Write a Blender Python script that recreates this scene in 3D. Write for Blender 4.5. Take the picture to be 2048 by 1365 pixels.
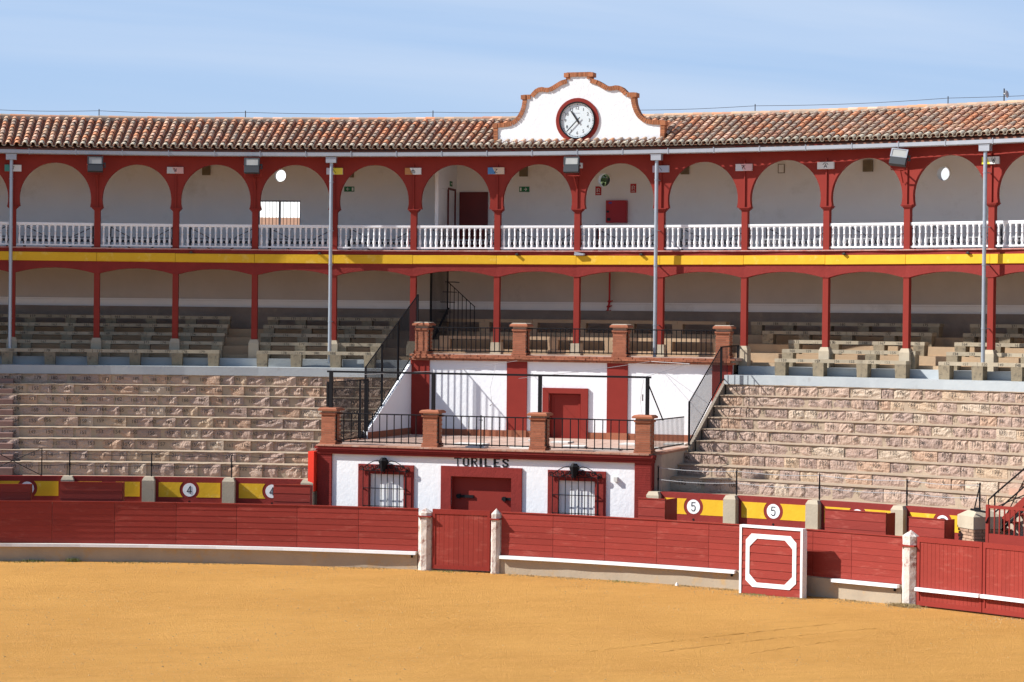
import bpy, math, random
from mathutils import Matrix, Vector
rnd = random.Random(7)
R_ = math.radians
for o in list(bpy.data.objects): bpy.data.objects.remove(o)
scene = bpy.context.scene
col = scene.collection
# ------------------------------------------------------------------ camera
YAW, PITCH, ROLL = .3155, -.0093, .0104
fw = Vector((math.sin(YAW) * math.cos(PITCH), math.cos(YAW) * math.cos(PITCH), math.sin(PITCH)))
rt = Vector((math.cos(YAW), -math.sin(YAW), 0)); up = rt.cross(fw)
# camera rolled slightly anticlockwise, so the picture leans clockwise
r2 = rt * math.cos(ROLL) + up * math.sin(ROLL); u2 = up * math.cos(ROLL) - rt * math.sin(ROLL)
cm = Matrix((r2, u2, -fw)).transposed().to_4x4(); cm.translation = (0, -39.71, 7.557)
cam = bpy.data.cameras.new('camera'); co = bpy.data.objects.new('camera', cam); col.objects.link(co)
co.matrix_world = cm; cam.sensor_width = 36; cam.lens = 36 * 4664.3 / 2048; cam.clip_end = 5000; scene.camera = co
scene.render.resolution_x = 1024; scene.render.resolution_y = 682
# ------------------------------------------------------------------ light
AZ, EL = R_(284.7), R_(38.6)
world = bpy.data.worlds.new("World"); scene.world = world; world.use_nodes = True
wt = world.node_tree; wn = wt.nodes; wl = wt.links; bg = wn['Background']
sky = wn.new('ShaderNodeTexSky'); sky.sky_type = 'NISHITA'; sky.sun_disc = False
sky.sun_elevation = EL; sky.sun_rotation = AZ; sky.air_density = 1.0; sky.dust_density = .6; sky.ozone_density = 1.6
tc = wn.new('ShaderNodeTexCoord'); sp = wn.new('ShaderNodeSeparateXYZ'); wl.new(tc.outputs['Generated'], sp.inputs[0])
def wmath(op, a, b, clamp=False):
    n = wn.new('ShaderNodeMath'); n.operation = op; n.use_clamp = clamp
    for i, q in enumerate((a, b)):
        if q is None: continue
        if isinstance(q, (int, float)): n.inputs[i].default_value = q
        else: wl.new(q, n.inputs[i])
    return n.outputs[0]
zz = wmath('ADD', wmath('MAXIMUM', sp.outputs[2], 0.0), .10)
cx_ = wmath('DIVIDE', sp.outputs[0], zz); cy_ = wmath('DIVIDE', sp.outputs[1], zz)
cb = wn.new('ShaderNodeCombineXYZ'); wl.new(cx_, cb.inputs[0]); wl.new(cy_, cb.inputs[1])
mp = wn.new('ShaderNodeMapping'); mp.inputs['Rotation'].default_value = (0, 0, .35); mp.inputs['Scale'].default_value = (.22, .75, 1)
wl.new(cb.outputs[0], mp.inputs[0])
nz = wn.new('ShaderNodeTexNoise'); nz.inputs['Scale'].default_value = 1.1; nz.inputs['Detail'].default_value = 6; nz.inputs['Roughness'].default_value = .5
nz.inputs['Distortion'].default_value = .6; wl.new(mp.outputs[0], nz.inputs['Vector'])
cr = wn.new('ShaderNodeValToRGB'); cr.color_ramp.elements[0].position = .40; cr.color_ramp.elements[1].position = .66
cr.color_ramp.elements[0].color = (.08, .08, .08, 1); cr.color_ramp.elements[1].color = (.80, .80, .80, 1); wl.new(nz.outputs[0], cr.inputs[0])
fade = wn.new('ShaderNodeMapRange'); fade.inputs[1].default_value = .12; fade.inputs[2].default_value = .50; fade.inputs[3].default_value = .88; fade.inputs[4].default_value = .10; wl.new(sp.outputs[2], fade.inputs[0])
def smix(f, a, b):
    m = wn.new('ShaderNodeMix'); m.data_type = 'RGBA'
    for i, q in ((0, f), (6, a), (7, b)):
        if isinstance(q, tuple): m.inputs[i].default_value = (*q, 1)
        else: wl.new(q, m.inputs[i])
    return m.outputs[2]
# low air: blue with a paler belt towards the horizon, then a thin veil of cirrus
belt = wn.new('ShaderNodeMapRange'); belt.inputs[1].default_value = .07; belt.inputs[2].default_value = .16; belt.inputs[3].default_value = .75; belt.inputs[4].default_value = 0; wl.new(sp.outputs[2], belt.inputs[0])
air = smix(belt.outputs[0], (2.75, 4.65, 7.9), (4.5, 5.9, 8.0))
low = smix(fade.outputs[0], sky.outputs[0], air)
veil = smix(wmath('MULTIPLY', cr.outputs[0], fade.outputs[0]), low, (5.5, 6.5, 8.1))
wl.new(veil, bg.inputs[0])
bg.inputs[1].default_value = .071
sun = bpy.data.lights.new('sun', 'SUN'); sun.energy = 5.0; sun.angle = R_(.53); sun.color = (1, .985, .955)
so = bpy.data.objects.new('sun', sun); col.objects.link(so)
sv = Vector((math.sin(AZ) * math.cos(EL), math.cos(AZ) * math.cos(EL), math.sin(EL)))
so.rotation_euler = sv.to_track_quat('Z', 'Y').to_euler(); so.location = sv * 80
scene.view_settings.view_transform = 'Standard'; scene.view_settings.look = 'None'
scene.view_settings.exposure = .70; scene.view_settings.gamma = 1; scene.view_settings.use_curve_mapping = False
scene.render.engine = 'CYCLES'
# ------------------------------------------------------------------ materials
def mat(name, c, c2=None, rough=.8, ns=2.0, amt=.25, bump=.0, bs=30., rand=0., c3=None, ns3=.6, t3=.55, metal=0., spec=.3, stretch=None, island=False, grime=None):
    """c base colour, c2 second colour mixed by noise, rand per-piece variation between c and c3-like tints"""
    m = bpy.data.materials.new(name); m.use_nodes = True; nt = m.node_tree; N = nt.nodes; L = nt.links
    b = N['Principled BSDF']; b.inputs['Roughness'].default_value = rough; b.inputs['Metallic'].default_value = metal
    b.inputs['Specular IOR Level'].default_value = spec
    geo = N.new('ShaderNodeNewGeometry'); vec = geo.outputs['Position']
    if stretch:
        mpg = N.new('ShaderNodeMapping'); mpg.inputs['Scale'].default_value = stretch; L.new(vec, mpg.inputs[0]); vec = mpg.outputs[0]
    def noise(s, d=5, r=.6):
        n = N.new('ShaderNodeTexNoise'); n.inputs['Scale'].default_value = s; n.inputs['Detail'].default_value = d
        n.inputs['Roughness'].default_value = r; L.new(vec, n.inputs['Vector']); return n.outputs[0]
    def ramp(f, a, bb):
        r = N.new('ShaderNodeMapRange'); r.inputs[1].default_value = a; r.inputs[2].default_value = bb; L.new(f, r.inputs[0]); return r.outputs[0]
    def mix(f, a, bb, mode='MIX'):
        x = N.new('ShaderNodeMix'); x.data_type = 'RGBA'; x.blend_type = mode
        for i, q in ((0, f), (6, a), (7, bb)):
            if isinstance(q, (int, float)): x.inputs[i].default_value = q
            elif isinstance(q, tuple): x.inputs[i].default_value = (*q, 1)
            else: L.new(q, x.inputs[i])
        return x.outputs[2]
    cur = c
    if c2: cur = mix(ramp(noise(ns), .5 - .5 * (1 - amt) * .5 - .03, .5 + .5 * (1 - amt) * .5 + .03), c, c2)
    if rand:
        oi = N.new('ShaderNodeObjectInfo'); a = N.new('ShaderNodeMath'); a.operation = 'ADD'; L.new(oi.outputs['Random'], a.inputs[0])
        if island: L.new(geo.outputs['Random Per Island'], a.inputs[1])
        else: a.inputs[1].default_value = 0.
        fr = N.new('ShaderNodeMath'); fr.operation = 'FRACT'; L.new(a.outputs[0], fr.inputs[0])
        if isinstance(rand, list):
            r = N.new('ShaderNodeValToRGB'); r.color_ramp.interpolation = 'CONSTANT'
            e = r.color_ramp.elements; n = len(rand)
            e[0].color = (*rand[0], 1); e[1].position = 1. / n; e[1].color = (*rand[1], 1)
            for i in range(2, n):
                q = e.new(i / n); q.color = (*rand[i], 1)
            L.new(fr.outputs[0], r.inputs[0])
            cur = mix(.78, cur if not isinstance(cur, tuple) else cur, r.outputs[0])
        else:
            hv = N.new('ShaderNodeHueSaturation'); rr = ramp(fr.outputs[0], 0, 1)
            mr = N.new('ShaderNodeMapRange'); mr.inputs[3].default_value = 1 - rand; mr.inputs[4].default_value = 1 + rand; L.new(fr.outputs[0], mr.inputs[0])
            L.new(mr.outputs[0], hv.inputs['Value'])
            if isinstance(cur, tuple): hv.inputs['Color'].default_value = (*cur, 1)
            else: L.new(cur, hv.inputs['Color'])
            cur = hv.outputs[0]
    if c3: cur = mix(ramp(noise(ns3, 6, .7), t3, t3 + .14), cur, c3)
    if isinstance(cur, tuple): b.inputs['Base Color'].default_value = (*cur, 1)
    else: L.new(cur, b.inputs['Base Color'])
    if bump:
        bn = N.new('ShaderNodeBump'); bn.inputs['Strength'].default_value = bump; bn.inputs['Distance'].default_value = .09 if 'rock' in name else .02
        L.new(noise(bs, 6, .65), bn.inputs['Height']); L.new(bn.outputs[0], b.inputs['Normal'])
    return m
RED = mat('oxblood_paint', (0.260, 0.034, 0.025), (0.230, 0.029, 0.021), rough=.6, ns=1.6, amt=.2, bump=.12, bs=14, spec=.12)
REDW = mat('oxblood_painted_wall', (.25, .034, .028), (.205, .028, .023), spec=.12, rough=.75, ns=2.5, amt=.3, bump=.5, bs=11)
REDB = mat('oxblood_board_paint', (0.275, 0.037, 0.026), (0.247, 0.033, 0.023), spec=.2, rough=.5, ns=3., amt=.3, bump=.2, bs=9, rand=.07, stretch=(1, 1, 4), c3=(0.335, 0.075, 0.055), ns3=1.3, t3=.56)
WHITE = mat('whitewash', (.84, .845, .85), (.80, .805, .815), rough=.85, ns=1.2, amt=.3, bump=.55, bs=7, c3=(.74, .735, .73), ns3=2.2, t3=.64)
WHITEP = mat('white_gloss_paint', (.84, .84, .83), (.78, .78, .77), rough=.45, ns=6, amt=.3, bump=.05, bs=20)
BALU = mat('white_baluster_stone', (0.840, 0.840, 0.840), (0.777, 0.777, 0.788), rough=.6, ns=5, amt=.3)
GWALL = mat('gallery_plaster', (.87, .85, .835), (.83, .81, .80), rough=.9, ns=.9, amt=.4, bump=.1, bs=8, c3=(.73, .705, .68), ns3=.55, t3=.56)
GWALL2 = mat('darker_plaster', (0.540, 0.481, 0.443), (0.486, 0.432, 0.394), rough=.9, ns=.9, amt=.4, bump=.1, bs=8, c3=(0.432, 0.378, 0.346), ns3=.7, t3=.62)  # darker, warmer plaster tone for the lower storey's rear wall
BEIGE = mat('old_render', (.50, .41, .32), (.40, .33, .26), rough=.9, ns=1.6, amt=.3, bump=.4, bs=12, c3=(.30, .25, .21), ns3=2.2, t3=.6)
PARA = mat('shaded_render', (.27, .22, .17), (.20, .165, .13), rough=.9, ns=1.6, amt=.3, bump=.4, bs=12)  # old render darkened: shade on the right parapet face put into its colour
YELLOW = mat('yellow_paint', (0.729, 0.432, 0.018), (0.678, 0.380, 0.013), rough=.65, ns=3, amt=.3, bump=.3, bs=10, c3=(0.763, 0.520, 0.100), ns3=2.2, t3=.58)
BLUEG = mat('bluegrey_painted_concrete', (0.431, 0.460, 0.465), (0.358, 0.385, 0.401), rough=.75, ns=1.2, amt=.2, bump=.35, bs=12, c3=(0.296, 0.299, 0.296), ns3=1.4, t3=.6)
CONC = mat('weathered_concrete', (0.400, 0.334, 0.237), (0.315, 0.260, 0.185), rough=.9, ns=3, amt=.2, bump=.6, bs=22, rand=.12, c3=(0.190, 0.156, 0.111), ns3=2.5, t3=.58)
CONCD = mat('rough_concrete', (0.303, 0.237, 0.155), (0.202, 0.163, 0.109), rough=.95, ns=6, amt=.1, bump=1., bs=26, rand=.15, c3=(0.120, 0.096, 0.071), ns3=6, t3=.56)
CONCL = mat('pale_concrete', (0.459, 0.389, 0.287), (0.388, 0.323, 0.234), rough=.9, ns=2.2, amt=.2, bump=.4, bs=18, rand=.06, c3=(0.291, 0.240, 0.181), ns3=3.5, t3=.6)
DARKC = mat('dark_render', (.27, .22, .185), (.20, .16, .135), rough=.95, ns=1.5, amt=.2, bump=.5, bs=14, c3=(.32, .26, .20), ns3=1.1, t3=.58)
SANDC = mat('sandy_step_render', (0.451, 0.316, 0.196), (0.391, 0.271, 0.168), rough=.9, ns=1.5, amt=.2, bump=.4, bs=14, c3=(0.306, 0.221, 0.152), ns3=1.3, t3=.6)
BASEC = mat('barrier_base_concrete', (0.430, 0.354, 0.255), (0.361, 0.296, 0.217), rough=.9, ns=1.1, amt=.2, bump=.4, bs=10, c3=(0.447, 0.304, 0.153), ns3=1.7, t3=.55)
TREAD = mat('sandstone_tread', (0.422, 0.324, 0.234), (0.352, 0.264, 0.185), rough=.9, ns=2.5, amt=.2, bump=.6, bs=16, c3=(0.296, 0.238, 0.167), ns3=3.2, t3=.57)
STONE = mat('rock_faced_sandstone', (0.403, 0.287, 0.216), (0.559, 0.422, 0.317), rough=.95, ns=7, amt=.1, bump=.8, bs=17,
            rand=[(0.469, 0.325, 0.248), (0.391, 0.282, 0.238), (0.537, 0.391, 0.264), (0.436, 0.309, 0.253), (0.515, 0.368, 0.286), (0.347, 0.244, 0.206), (0.491, 0.314, 0.216), (0.559, 0.445, 0.338), (0.425, 0.292, 0.238), (0.481, 0.347, 0.275)],
            c3=(.56, .47, .36), ns3=5, t3=.60)
STEPR = mat('red_sandstone_step', (0.306, 0.183, 0.150), (0.255, 0.153, 0.128), rough=.9, ns=4, amt=.2, bump=.4, bs=22, rand=.1)
STEPP = mat('pink_sandstone_step', (0.468, 0.281, 0.204), (0.408, 0.246, 0.178), rough=.9, ns=4, amt=.2, bump=.4, bs=22, rand=.08)
BRICK = mat('terracotta_brick', (0.359, 0.129, 0.068), (0.296, 0.105, 0.056), rough=.85, ns=9, amt=.2, bump=.3, bs=40, rand=.16)
BRICKO = mat('orange_brick', (0.408, 0.157, 0.072), (0.357, 0.132, 0.060), rough=.85, ns=9, amt=.2, bump=.3, bs=40, rand=.2)
BRICKP = mat('pale_weathered_brick', (.42, .27, .18), (.30, .18, .12), rough=.95, ns=6, amt=.2, bump=.6, bs=30, rand=.25)
MORTAR = mat('brick_mortar', (0.440, 0.320, 0.240), (0.368, 0.256, 0.184), rough=.95, ns=8, amt=.3, bump=.4, bs=30)
MORTW = mat('roof_mortar', (.46, .38, .30), (.36, .29, .23), rough=.95, ns=6, amt=.2, bump=.6, bs=26)
TERRA = mat('terracotta_floor_tile', (0.425, 0.221, 0.150), (0.357, 0.178, 0.119), rough=.8, ns=4, amt=.2, bump=.2, bs=20, rand=.12, c3=(0.476, 0.357, 0.290), ns3=1.6, t3=.55)
TERRAF = mat('pale_terrace_tile', (0.476, 0.332, 0.264), (0.425, 0.281, 0.220), rough=.85, ns=2, amt=.2, bump=.2, bs=20, rand=.08, c3=(0.510, 0.425, 0.370), ns3=1.2, t3=.55)
TILE = mat('aged_roof_tile', (0.522, 0.259, 0.153), (0.392, 0.246, 0.170), rough=.95, ns=9, amt=.1, bump=.6, bs=40, island=True,
           rand=[(0.600, 0.283, 0.153), (0.431, 0.295, 0.200), (0.678, 0.369, 0.224), (0.366, 0.270, 0.206), (0.731, 0.295, 0.141), (0.522, 0.345, 0.235), (0.404, 0.332, 0.253), (0.613, 0.406, 0.258), (0.470, 0.246, 0.165), (0.758, 0.492, 0.353), (0.339, 0.289, 0.235), (0.548, 0.307, 0.188), (0.392, 0.307, 0.235)],
           c3=(.25, .235, .19), ns3=8, t3=.60)
TILEC = mat('roof_tile_channel', (0.289, 0.111, 0.064), (0.204, 0.111, 0.076), rough=.95, ns=8, amt=.1, bump=.4, bs=30)
TILEE = mat('lime_crusted_eave_tile', (.55, .48, .37), (.40, .34, .26), rough=.95, ns=14, amt=.1, bump=.6, bs=40, rand=.1)
ZINC = mat('zinc_gutter', (0.405, 0.419, 0.452), (0.361, 0.376, 0.407), rough=.42, ns=3, amt=.3, metal=.35, spec=.3)
PIPE = mat('galvanised_pipe', (.42, .47, .52), (.37, .41, .46), rough=.4, ns=5, amt=.3, metal=.5, spec=.5)
IRON = mat('black_iron', (.009, .009, .011), rough=.6, spec=.15)
DARKW = mat('dark_steel', (.05, .048, .055), rough=.55)
GREYP = mat('grey_plank', (.33, .33, .335), (.25, .25, .255), rough=.7, ns=4, amt=.2, rand=.1)
BLACK = mat('black_lettering', (.022, .022, .026), rough=.7)
FADE = mat('faded_stencil_black', (.022, .02, .02), (.07, .06, .05), rough=.9, ns=9, amt=.5)
DIAL = mat('clock_dial', (.70, .76, .78), rough=.4)
DOORD = mat('dark_red_door', (.16, .022, .020), (.13, .02, .018), rough=.5, ns=2)
SIGNR = mat('signal_red', (.45, .025, .03), rough=.5)
SIGNP = mat('pale_pictogram_print', (.62, .5, .5), rough=.6)  # pale pinkish print of the fire sign pictograms
VREDM = mat('bright_red_board', (.80, .045, .02), rough=.5)
GREEN = mat('exit_sign_green', (.02, .17, .075), rough=.5)
SIGNW = mat('sign_white_print', (.75, .78, .75), rough=.5)
BROWNB = mat('brown_box_paint', (.24, .19, .125), (.19, .15, .10), rough=.8, ns=6)
GLASSF = mat('floodlight_glass', (.42, .42, .39), (.36, .36, .34), rough=.12, ns=5, spec=.6)
HOUS = mat('floodlight_housing', (.05, .055, .06), rough=.5)
WOODW = mat('whitewashed_stone_post', (0.540, 0.450, 0.386), (0.648, 0.594, 0.534), rough=.95, ns=5, amt=.1, bump=1., bs=16, c3=(0.252, 0.117, 0.092), ns3=4, t3=.52)
PAD = mat('pale_slab', (.62, .60, .56), rough=.85)
ROPE = mat('grey_rope', (.45, .45, .45), rough=.8)
GRASS = mat('weed_green', (.10, .14, .035), (.17, .16, .06), rough=.8, ns=9)
STRAW = mat('dry_straw', (.30, .21, .09), (.16, .12, .06), rough=.9, ns=12)
LEAF = mat('tree_leaf', (.06, .095, .025), (.10, .12, .04), rough=.7, ns=2.5)
BARK = mat('bark', (.12, .09, .07), rough=.9)
PEB = mat('pebble_and_clod', (.22, .13, .055), (.46, .29, .12), rough=.95, ns=3, amt=.1)
WALLW = mat('white_house_wall', (.80, .80, .78), (.72, .72, .70), rough=.9, ns=1)
HROOF = mat('house_roof_tiles', (.40, .20, .12), (.28, .17, .11), rough=.9, ns=4)
GLASS = mat('window_pane', (.06, .07, .08), rough=.08, spec=.6)
# sand: broad tone shifts, rake streaks, fine grain
def sand_mat():
    m = bpy.data.materials.new('ochre_sand'); m.use_nodes = True; nt = m.node_tree; N = nt.nodes; L = nt.links; b = N['Principled BSDF']
    b.inputs['Roughness'].default_value = .95; b.inputs['Specular IOR Level'].default_value = .1
    geo = N.new('ShaderNodeNewGeometry')
    def noise(s, sc=(1, 1, 1), rot=0, d=6, r=.6, dist=0):
        mp = N.new('ShaderNodeMapping'); mp.inputs['Scale'].default_value = sc; mp.inputs['Rotation'].default_value = (0, 0, rot); L.new(geo.outputs['Position'], mp.inputs[0])
        n = N.new('ShaderNodeTexNoise'); n.inputs['Scale'].default_value = s; n.inputs['Detail'].default_value = d; n.inputs['Roughness'].default_value = r
        n.inputs['Distortion'].default_value = dist; L.new(mp.outputs[0], n.inputs['Vector']); return n.outputs[0]
    def rng(f, a, bb):
        r = N.new('ShaderNodeMapRange'); r.inputs[1].default_value = a; r.inputs[2].default_value = bb; L.new(f, r.inputs[0]); return r.outputs[0]
    def mix(f, a, bb):
        x = N.new('ShaderNodeMix'); x.data_type = 'RGBA'
        for i, q in ((0, f), (6, a), (7, bb)):
            if isinstance(q, tuple): x.inputs[i].default_value = (*q, 1)
            else: L.new(q, x.inputs[i])
        return x.outputs[2]
    c = mix(rng(noise(.22, d=4), .35, .65), (.565, .290, .078), (.49, .243, .062))
    c = mix(rng(noise(2.2, (.6, 1.3, 1), -.31, dist=.5, d=9, r=.75), .48, .80), c, (.60, .305, .092))
    c = mix(rng(noise(1.3, (.35, 1.6, 1), -.42, dist=.3, d=9, r=.72), .52, .88), c, (.42, .20, .054))
    c = mix(rng(noise(5, d=10, r=.88), .56, .76), c, (.40, .19, .052))
    c = mix(rng(noise(8, d=10, r=.88), .58, .78), c, (.64, .36, .13))
    L.new(c, b.inputs['Base Color'])
    add = N.new('ShaderNodeMath'); add.operation = 'ADD'; L.new(noise(2.5, (.7, 1.3, 1), -.35, d=12, r=.8), add.inputs[0]); L.new(noise(12, d=8, r=.8), add.inputs[1])
    bp = N.new('ShaderNodeBump'); bp.inputs['Strength'].default_value = .9; bp.inputs['Distance'].default_value = .07
    L.new(add.outputs[0], bp.inputs['Height']); L.new(bp.outputs[0], b.inputs['Normal'])
    return m
SAND = sand_mat()
# ------------------------------------------------------------------ helpers
def P(ph, r, z): return Vector((r * math.sin(ph), r * math.cos(ph), z))
def FR(ph, r, z=0., extra=0.): return Matrix.Translation(P(ph, r, z)) @ Matrix.Rotation(-ph - extra, 4, 'Z')
ROOT = {}
def tag(o, label=None, cat=None, group=None, kind=None):
    if label: o['label'] = label
    if cat: o['category'] = cat
    if group: o['group'] = group
    if kind: o['kind'] = kind
    return o
def thing(name, label, cat, M, group=None):
    o = bpy.data.objects.new(name, None); col.objects.link(o); o.empty_display_size = .1
    o.matrix_world = M; ROOT[o.name] = M.inverted(); return tag(o, label, cat, group)
def rootinv(o):
    while o.parent: o = o.parent
    return ROOT.get(o.name, Matrix())
class MB:
    def __init__(s): s.v = []; s.f = []; s.M = None
    def add(s, vs, fs):
        n = len(s.v)
        for p in vs:
            p = Vector(p); s.v.append(s.M @ p if s.M else p)
        s.f += [tuple(i + n for i in f) for f in fs]; return s
    def box(s, x0, x1, y0, y1, z0, z1, taper=0.):
        t = taper
        return s.add([(x0, y0, z0), (x1, y0, z0), (x1, y1, z0), (x0, y1, z0), (x0 + t, y0 + t, z1), (x1 - t, y0 + t, z1), (x1 - t, y1 - t, z1), (x0 + t, y1 - t, z1)],
                     [(0, 3, 2, 1), (4, 5, 6, 7), (0, 1, 5, 4), (1, 2, 6, 5), (2, 3, 7, 6), (3, 0, 4, 7)])
    def cbox(s, p0, p1, rb, rt, rk, z0, z1, z0b=None, z1b=None):
        """block between two angles: front radius rb at the bottom, rt at the top, back radius rk"""
        z0b = z0 if z0b is None else z0b; z1b = z1 if z1b is None else z1b
        return s.add([P(p0, rb, z0), P(p1, rb, z0b), P(p1, rk, z0b), P(p0, rk, z0), P(p0, rt, z1), P(p1, rt, z1b), P(p1, rk, z1b), P(p0, rk, z1)],
                     [(0, 3, 2, 1), (4, 5, 6, 7), (0, 1, 5, 4), (1, 2, 6, 5), (2, 3, 7, 6), (3, 0, 4, 7)])
    def arc(s, p0, p1, r0, r1, z0, z1, step=.0645, j=0.):
        n = max(1, int(math.ceil((p1 - p0) / step))); vs = []; fs = []
        for i in range(n + 1):
            ph = p0 + (p1 - p0) * i / n; a = rnd.uniform(-j, j); b = rnd.uniform(-j, j)
            vs += [P(ph, r0 + a, z0), P(ph, r0 + a, z1 + b), P(ph, r1, z1), P(ph, r1, z0)]
        for i in range(n):
            a = 4 * i
            for k in range(4): fs.append((a + k, a + 4 + k, a + 4 + (k + 1) % 4, a + (k + 1) % 4))
        fs += [(0, 1, 2, 3), (4 * n + 3, 4 * n + 2, 4 * n + 1, 4 * n)]
        fs = [tuple(reversed(f)) for f in fs]
        return s.add(vs, fs)
    def tube(s, pts, r, n=6, cap=True):
        pts = [Vector(p) for p in pts]; vs = []; fs = []
        for i, p in enumerate(pts):
            d = (pts[min(i + 1, len(pts) - 1)] - pts[max(i - 1, 0)]).normalized()
            a = d.cross(Vector((0, 0, 1)))
            if a.length < 1e-3: a = Vector((1, 0, 0))
            a.normalize(); b = a.cross(d); rr = r[i] if isinstance(r, (list, tuple)) else r
            vs += [p + (a * math.cos(2 * math.pi * k / n + .4) + b * math.sin(2 * math.pi * k / n + .4)) * rr for k in range(n)]
        for i in range(len(pts) - 1):
            for k in range(n): fs.append((i * n + k, i * n + (k + 1) % n, (i + 1) * n + (k + 1) % n, (i + 1) * n + k))
        if cap: fs += [tuple(range(n - 1, -1, -1)), tuple(range((len(pts) - 1) * n, len(pts) * n))]
        return s.add(vs, fs)
    def lathe(s, prof, n=8, cx=0, cy=0, ph0=.0):
        vs = []; fs = []
        for r, z in prof: vs += [(cx + r * math.cos(2 * math.pi * k / n + ph0), cy + r * math.sin(2 * math.pi * k / n + ph0), z) for k in range(n)]
        for i in range(len(prof) - 1):
            for k in range(n): fs.append((i * n + k, i * n + (k + 1) % n, (i + 1) * n + (k + 1) % n, (i + 1) * n + k))
        fs += [tuple(range(n - 1, -1, -1)), tuple(range((len(prof) - 1) * n, len(prof) * n))]
        return s.add(vs, fs)
    def prism(s, poly, y0, y1):
        """poly in x,z (anticlockwise seen from -y)"""
        n = len(poly)
        return s.add([(x, y0, z) for x, z in poly] + [(x, y1, z) for x, z in poly],
                     [tuple(range(n)), tuple(range(2 * n - 1, n - 1, -1))] + [(i, i + n, (i + 1) % n + n, (i + 1) % n) for i in range(n)])
    def ring(s, a, b, y0, y1):
        """solid between two closed x,z outlines of equal length"""
        n = len(a)
        vs = [(x, y0, z) for x, z in a] + [(x, y0, z) for x, z in b] + [(x, y1, z) for x, z in a] + [(x, y1, z) for x, z in b]
        fs = []
        for i in range(n):
            j = (i + 1) % n
            fs += [(i, j, n + j, n + i), (2 * n + i, 3 * n + i, 3 * n + j, 2 * n + j), (n + i, n + j, 3 * n + j, 3 * n + i), (i, 2 * n + i, 2 * n + j, j)]
        return s.add(vs, fs)
    def xf(s, M): s.v = [M @ p for p in s.v]; return s
    def mesh(s, name, mats):
        me = bpy.data.meshes.new(name); me.from_pydata([tuple(p) for p in s.v], [], s.f)
        me.materials.append(mats); me.validate(); me.update(); return me
    def build(s, name, m, parent=None, w=True, smooth=False, label=None, kind=None, M=None):
        """w: vertices are world coordinates. M: origin for a one-mesh thing"""
        inv = (M.inverted() if M else (rootinv(parent) if parent else Matrix())) if w else Matrix()
        if w: s.v = [inv @ p for p in s.v]
        me = s.mesh(name, m)
        if smooth:
            for p in me.polygons: p.use_smooth = True
        o = bpy.data.objects.new(name, me); col.objects.link(o)
        if parent: o.parent = parent
        elif M: o.matrix_world = M
        if M: ROOT[o.name] = M.inverted()
        if label: o['label'] = label
        if kind: o['kind'] = kind
        return o
def inst(name, me, parent, Mw):
    o = bpy.data.objects.new(name, me); col.objects.link(o); o.parent = parent
    o.matrix_basis = rootinv(parent) @ Mw; return o
def solo(mb, name, m, label, cat, M, group=None, w=False, smooth=False):
    o = mb.build(name, m, None, w=w, M=M, smooth=smooth)
    if not w: pass
    return tag(o, label, cat, group)
def add_local(mb, name, m, parent, **k): return mb.build(name, m, parent, w=False, **k)
def raybox(cx, cz, a, x0, x1, z0, z1):
    dx, dz = math.cos(a), math.sin(a); t = 1e9
    if dx > 1e-9: t = min(t, (x1 - cx) / dx)
    if dx < -1e-9: t = min(t, (x0 - cx) / dx)
    if dz > 1e-9: t = min(t, (z1 - cz) / dz)
    if dz < -1e-9: t = min(t, (z0 - cz) / dz)
    return cx + dx * t, cz + dz * t
def plate_hole(mb, x0, x1, z0, z1, y0, y1, hole, c):
    """wall plate with a hole: 'hole' is a function angle -> point"""
    angs = [2 * math.pi * k / 24 for k in range(24)] + [math.atan2(z - c[1], x - c[0]) % (2 * math.pi) for x in (x0, x1) for z in (z0, z1)]
    angs = sorted(set(round(a, 5) for a in angs))
    return mb.ring([raybox(c[0], c[1], a, x0, x1, z0, z1) for a in angs], [hole(a) for a in angs], y0, y1)
def rect_plate_hole(mb, x0, x1, z0, z1, y0, y1, a0, a1, b0, b1):
    return mb.ring([(x0, z0), (x1, z0), (x1, z1), (x0, z1)], [(a0, b0), (a1, b0), (a1, b1), (a0, b1)], y0, y1)
_tx = {}
def textmesh(t, size=1.):
    if t not in _tx:
        cu = bpy.data.curves.new('t', 'FONT'); cu.body = t; cu.resolution_u = 3; ob = bpy.data.objects.new('t', cu); col.objects.link(ob)
        bpy.context.view_layer.update()
        me = bpy.data.meshes.new_from_object(ob.evaluated_get(bpy.context.evaluated_depsgraph_get()))
        vs = [v.co.copy() for v in me.vertices]; fs = [tuple(p.vertices) for p in me.polygons]
        x0 = min(v.x for v in vs); x1 = max(v.x for v in vs)
        _tx[t] = ([(v.x - (x0 + x1) / 2, v.y) for v in vs], fs, x1 - x0); bpy.data.objects.remove(ob); bpy.data.meshes.remove(me)
    return _tx[t]
def put_text(mb, t, M, size, squash=1., y=0.):
    """flat print: glyphs stand in the local x,z plane of M, facing -y"""
    vs, fs, w = textmesh(t); mb_M = mb.M; mb.M = M
    mb.add([(a * size * squash, y, b * size) for a, b in vs], fs); mb.M = mb_M
def stroke(mb, pts, w, y0, y1):
    """flat painted stroke along x,z points"""
    for (a, b), (c, d) in zip(pts, pts[1:]):
        L = math.hypot(c - a, d - b) or 1e-6; nx, nz = -(d - b) / L * w / 2, (c - a) / L * w / 2; ex, ez = (c - a) / L * w * .3, (d - b) / L * w * .3
        q = [(a - ex - nx, b - ez - nz), (c + ex - nx, d + ez - nz), (c + ex + nx, d + ez + nz), (a - ex + nx, b - ez + nz)]
        mb.prism(q, y0, y1)
def circ(cx, cz, r, n=32, a0=0., a1=2 * math.pi): return [(cx + r * math.cos(a0 + (a1 - a0) * k / n), cz + r * math.sin(a0 + (a1 - a0) * k / n)) for k in range(n)]
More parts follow.
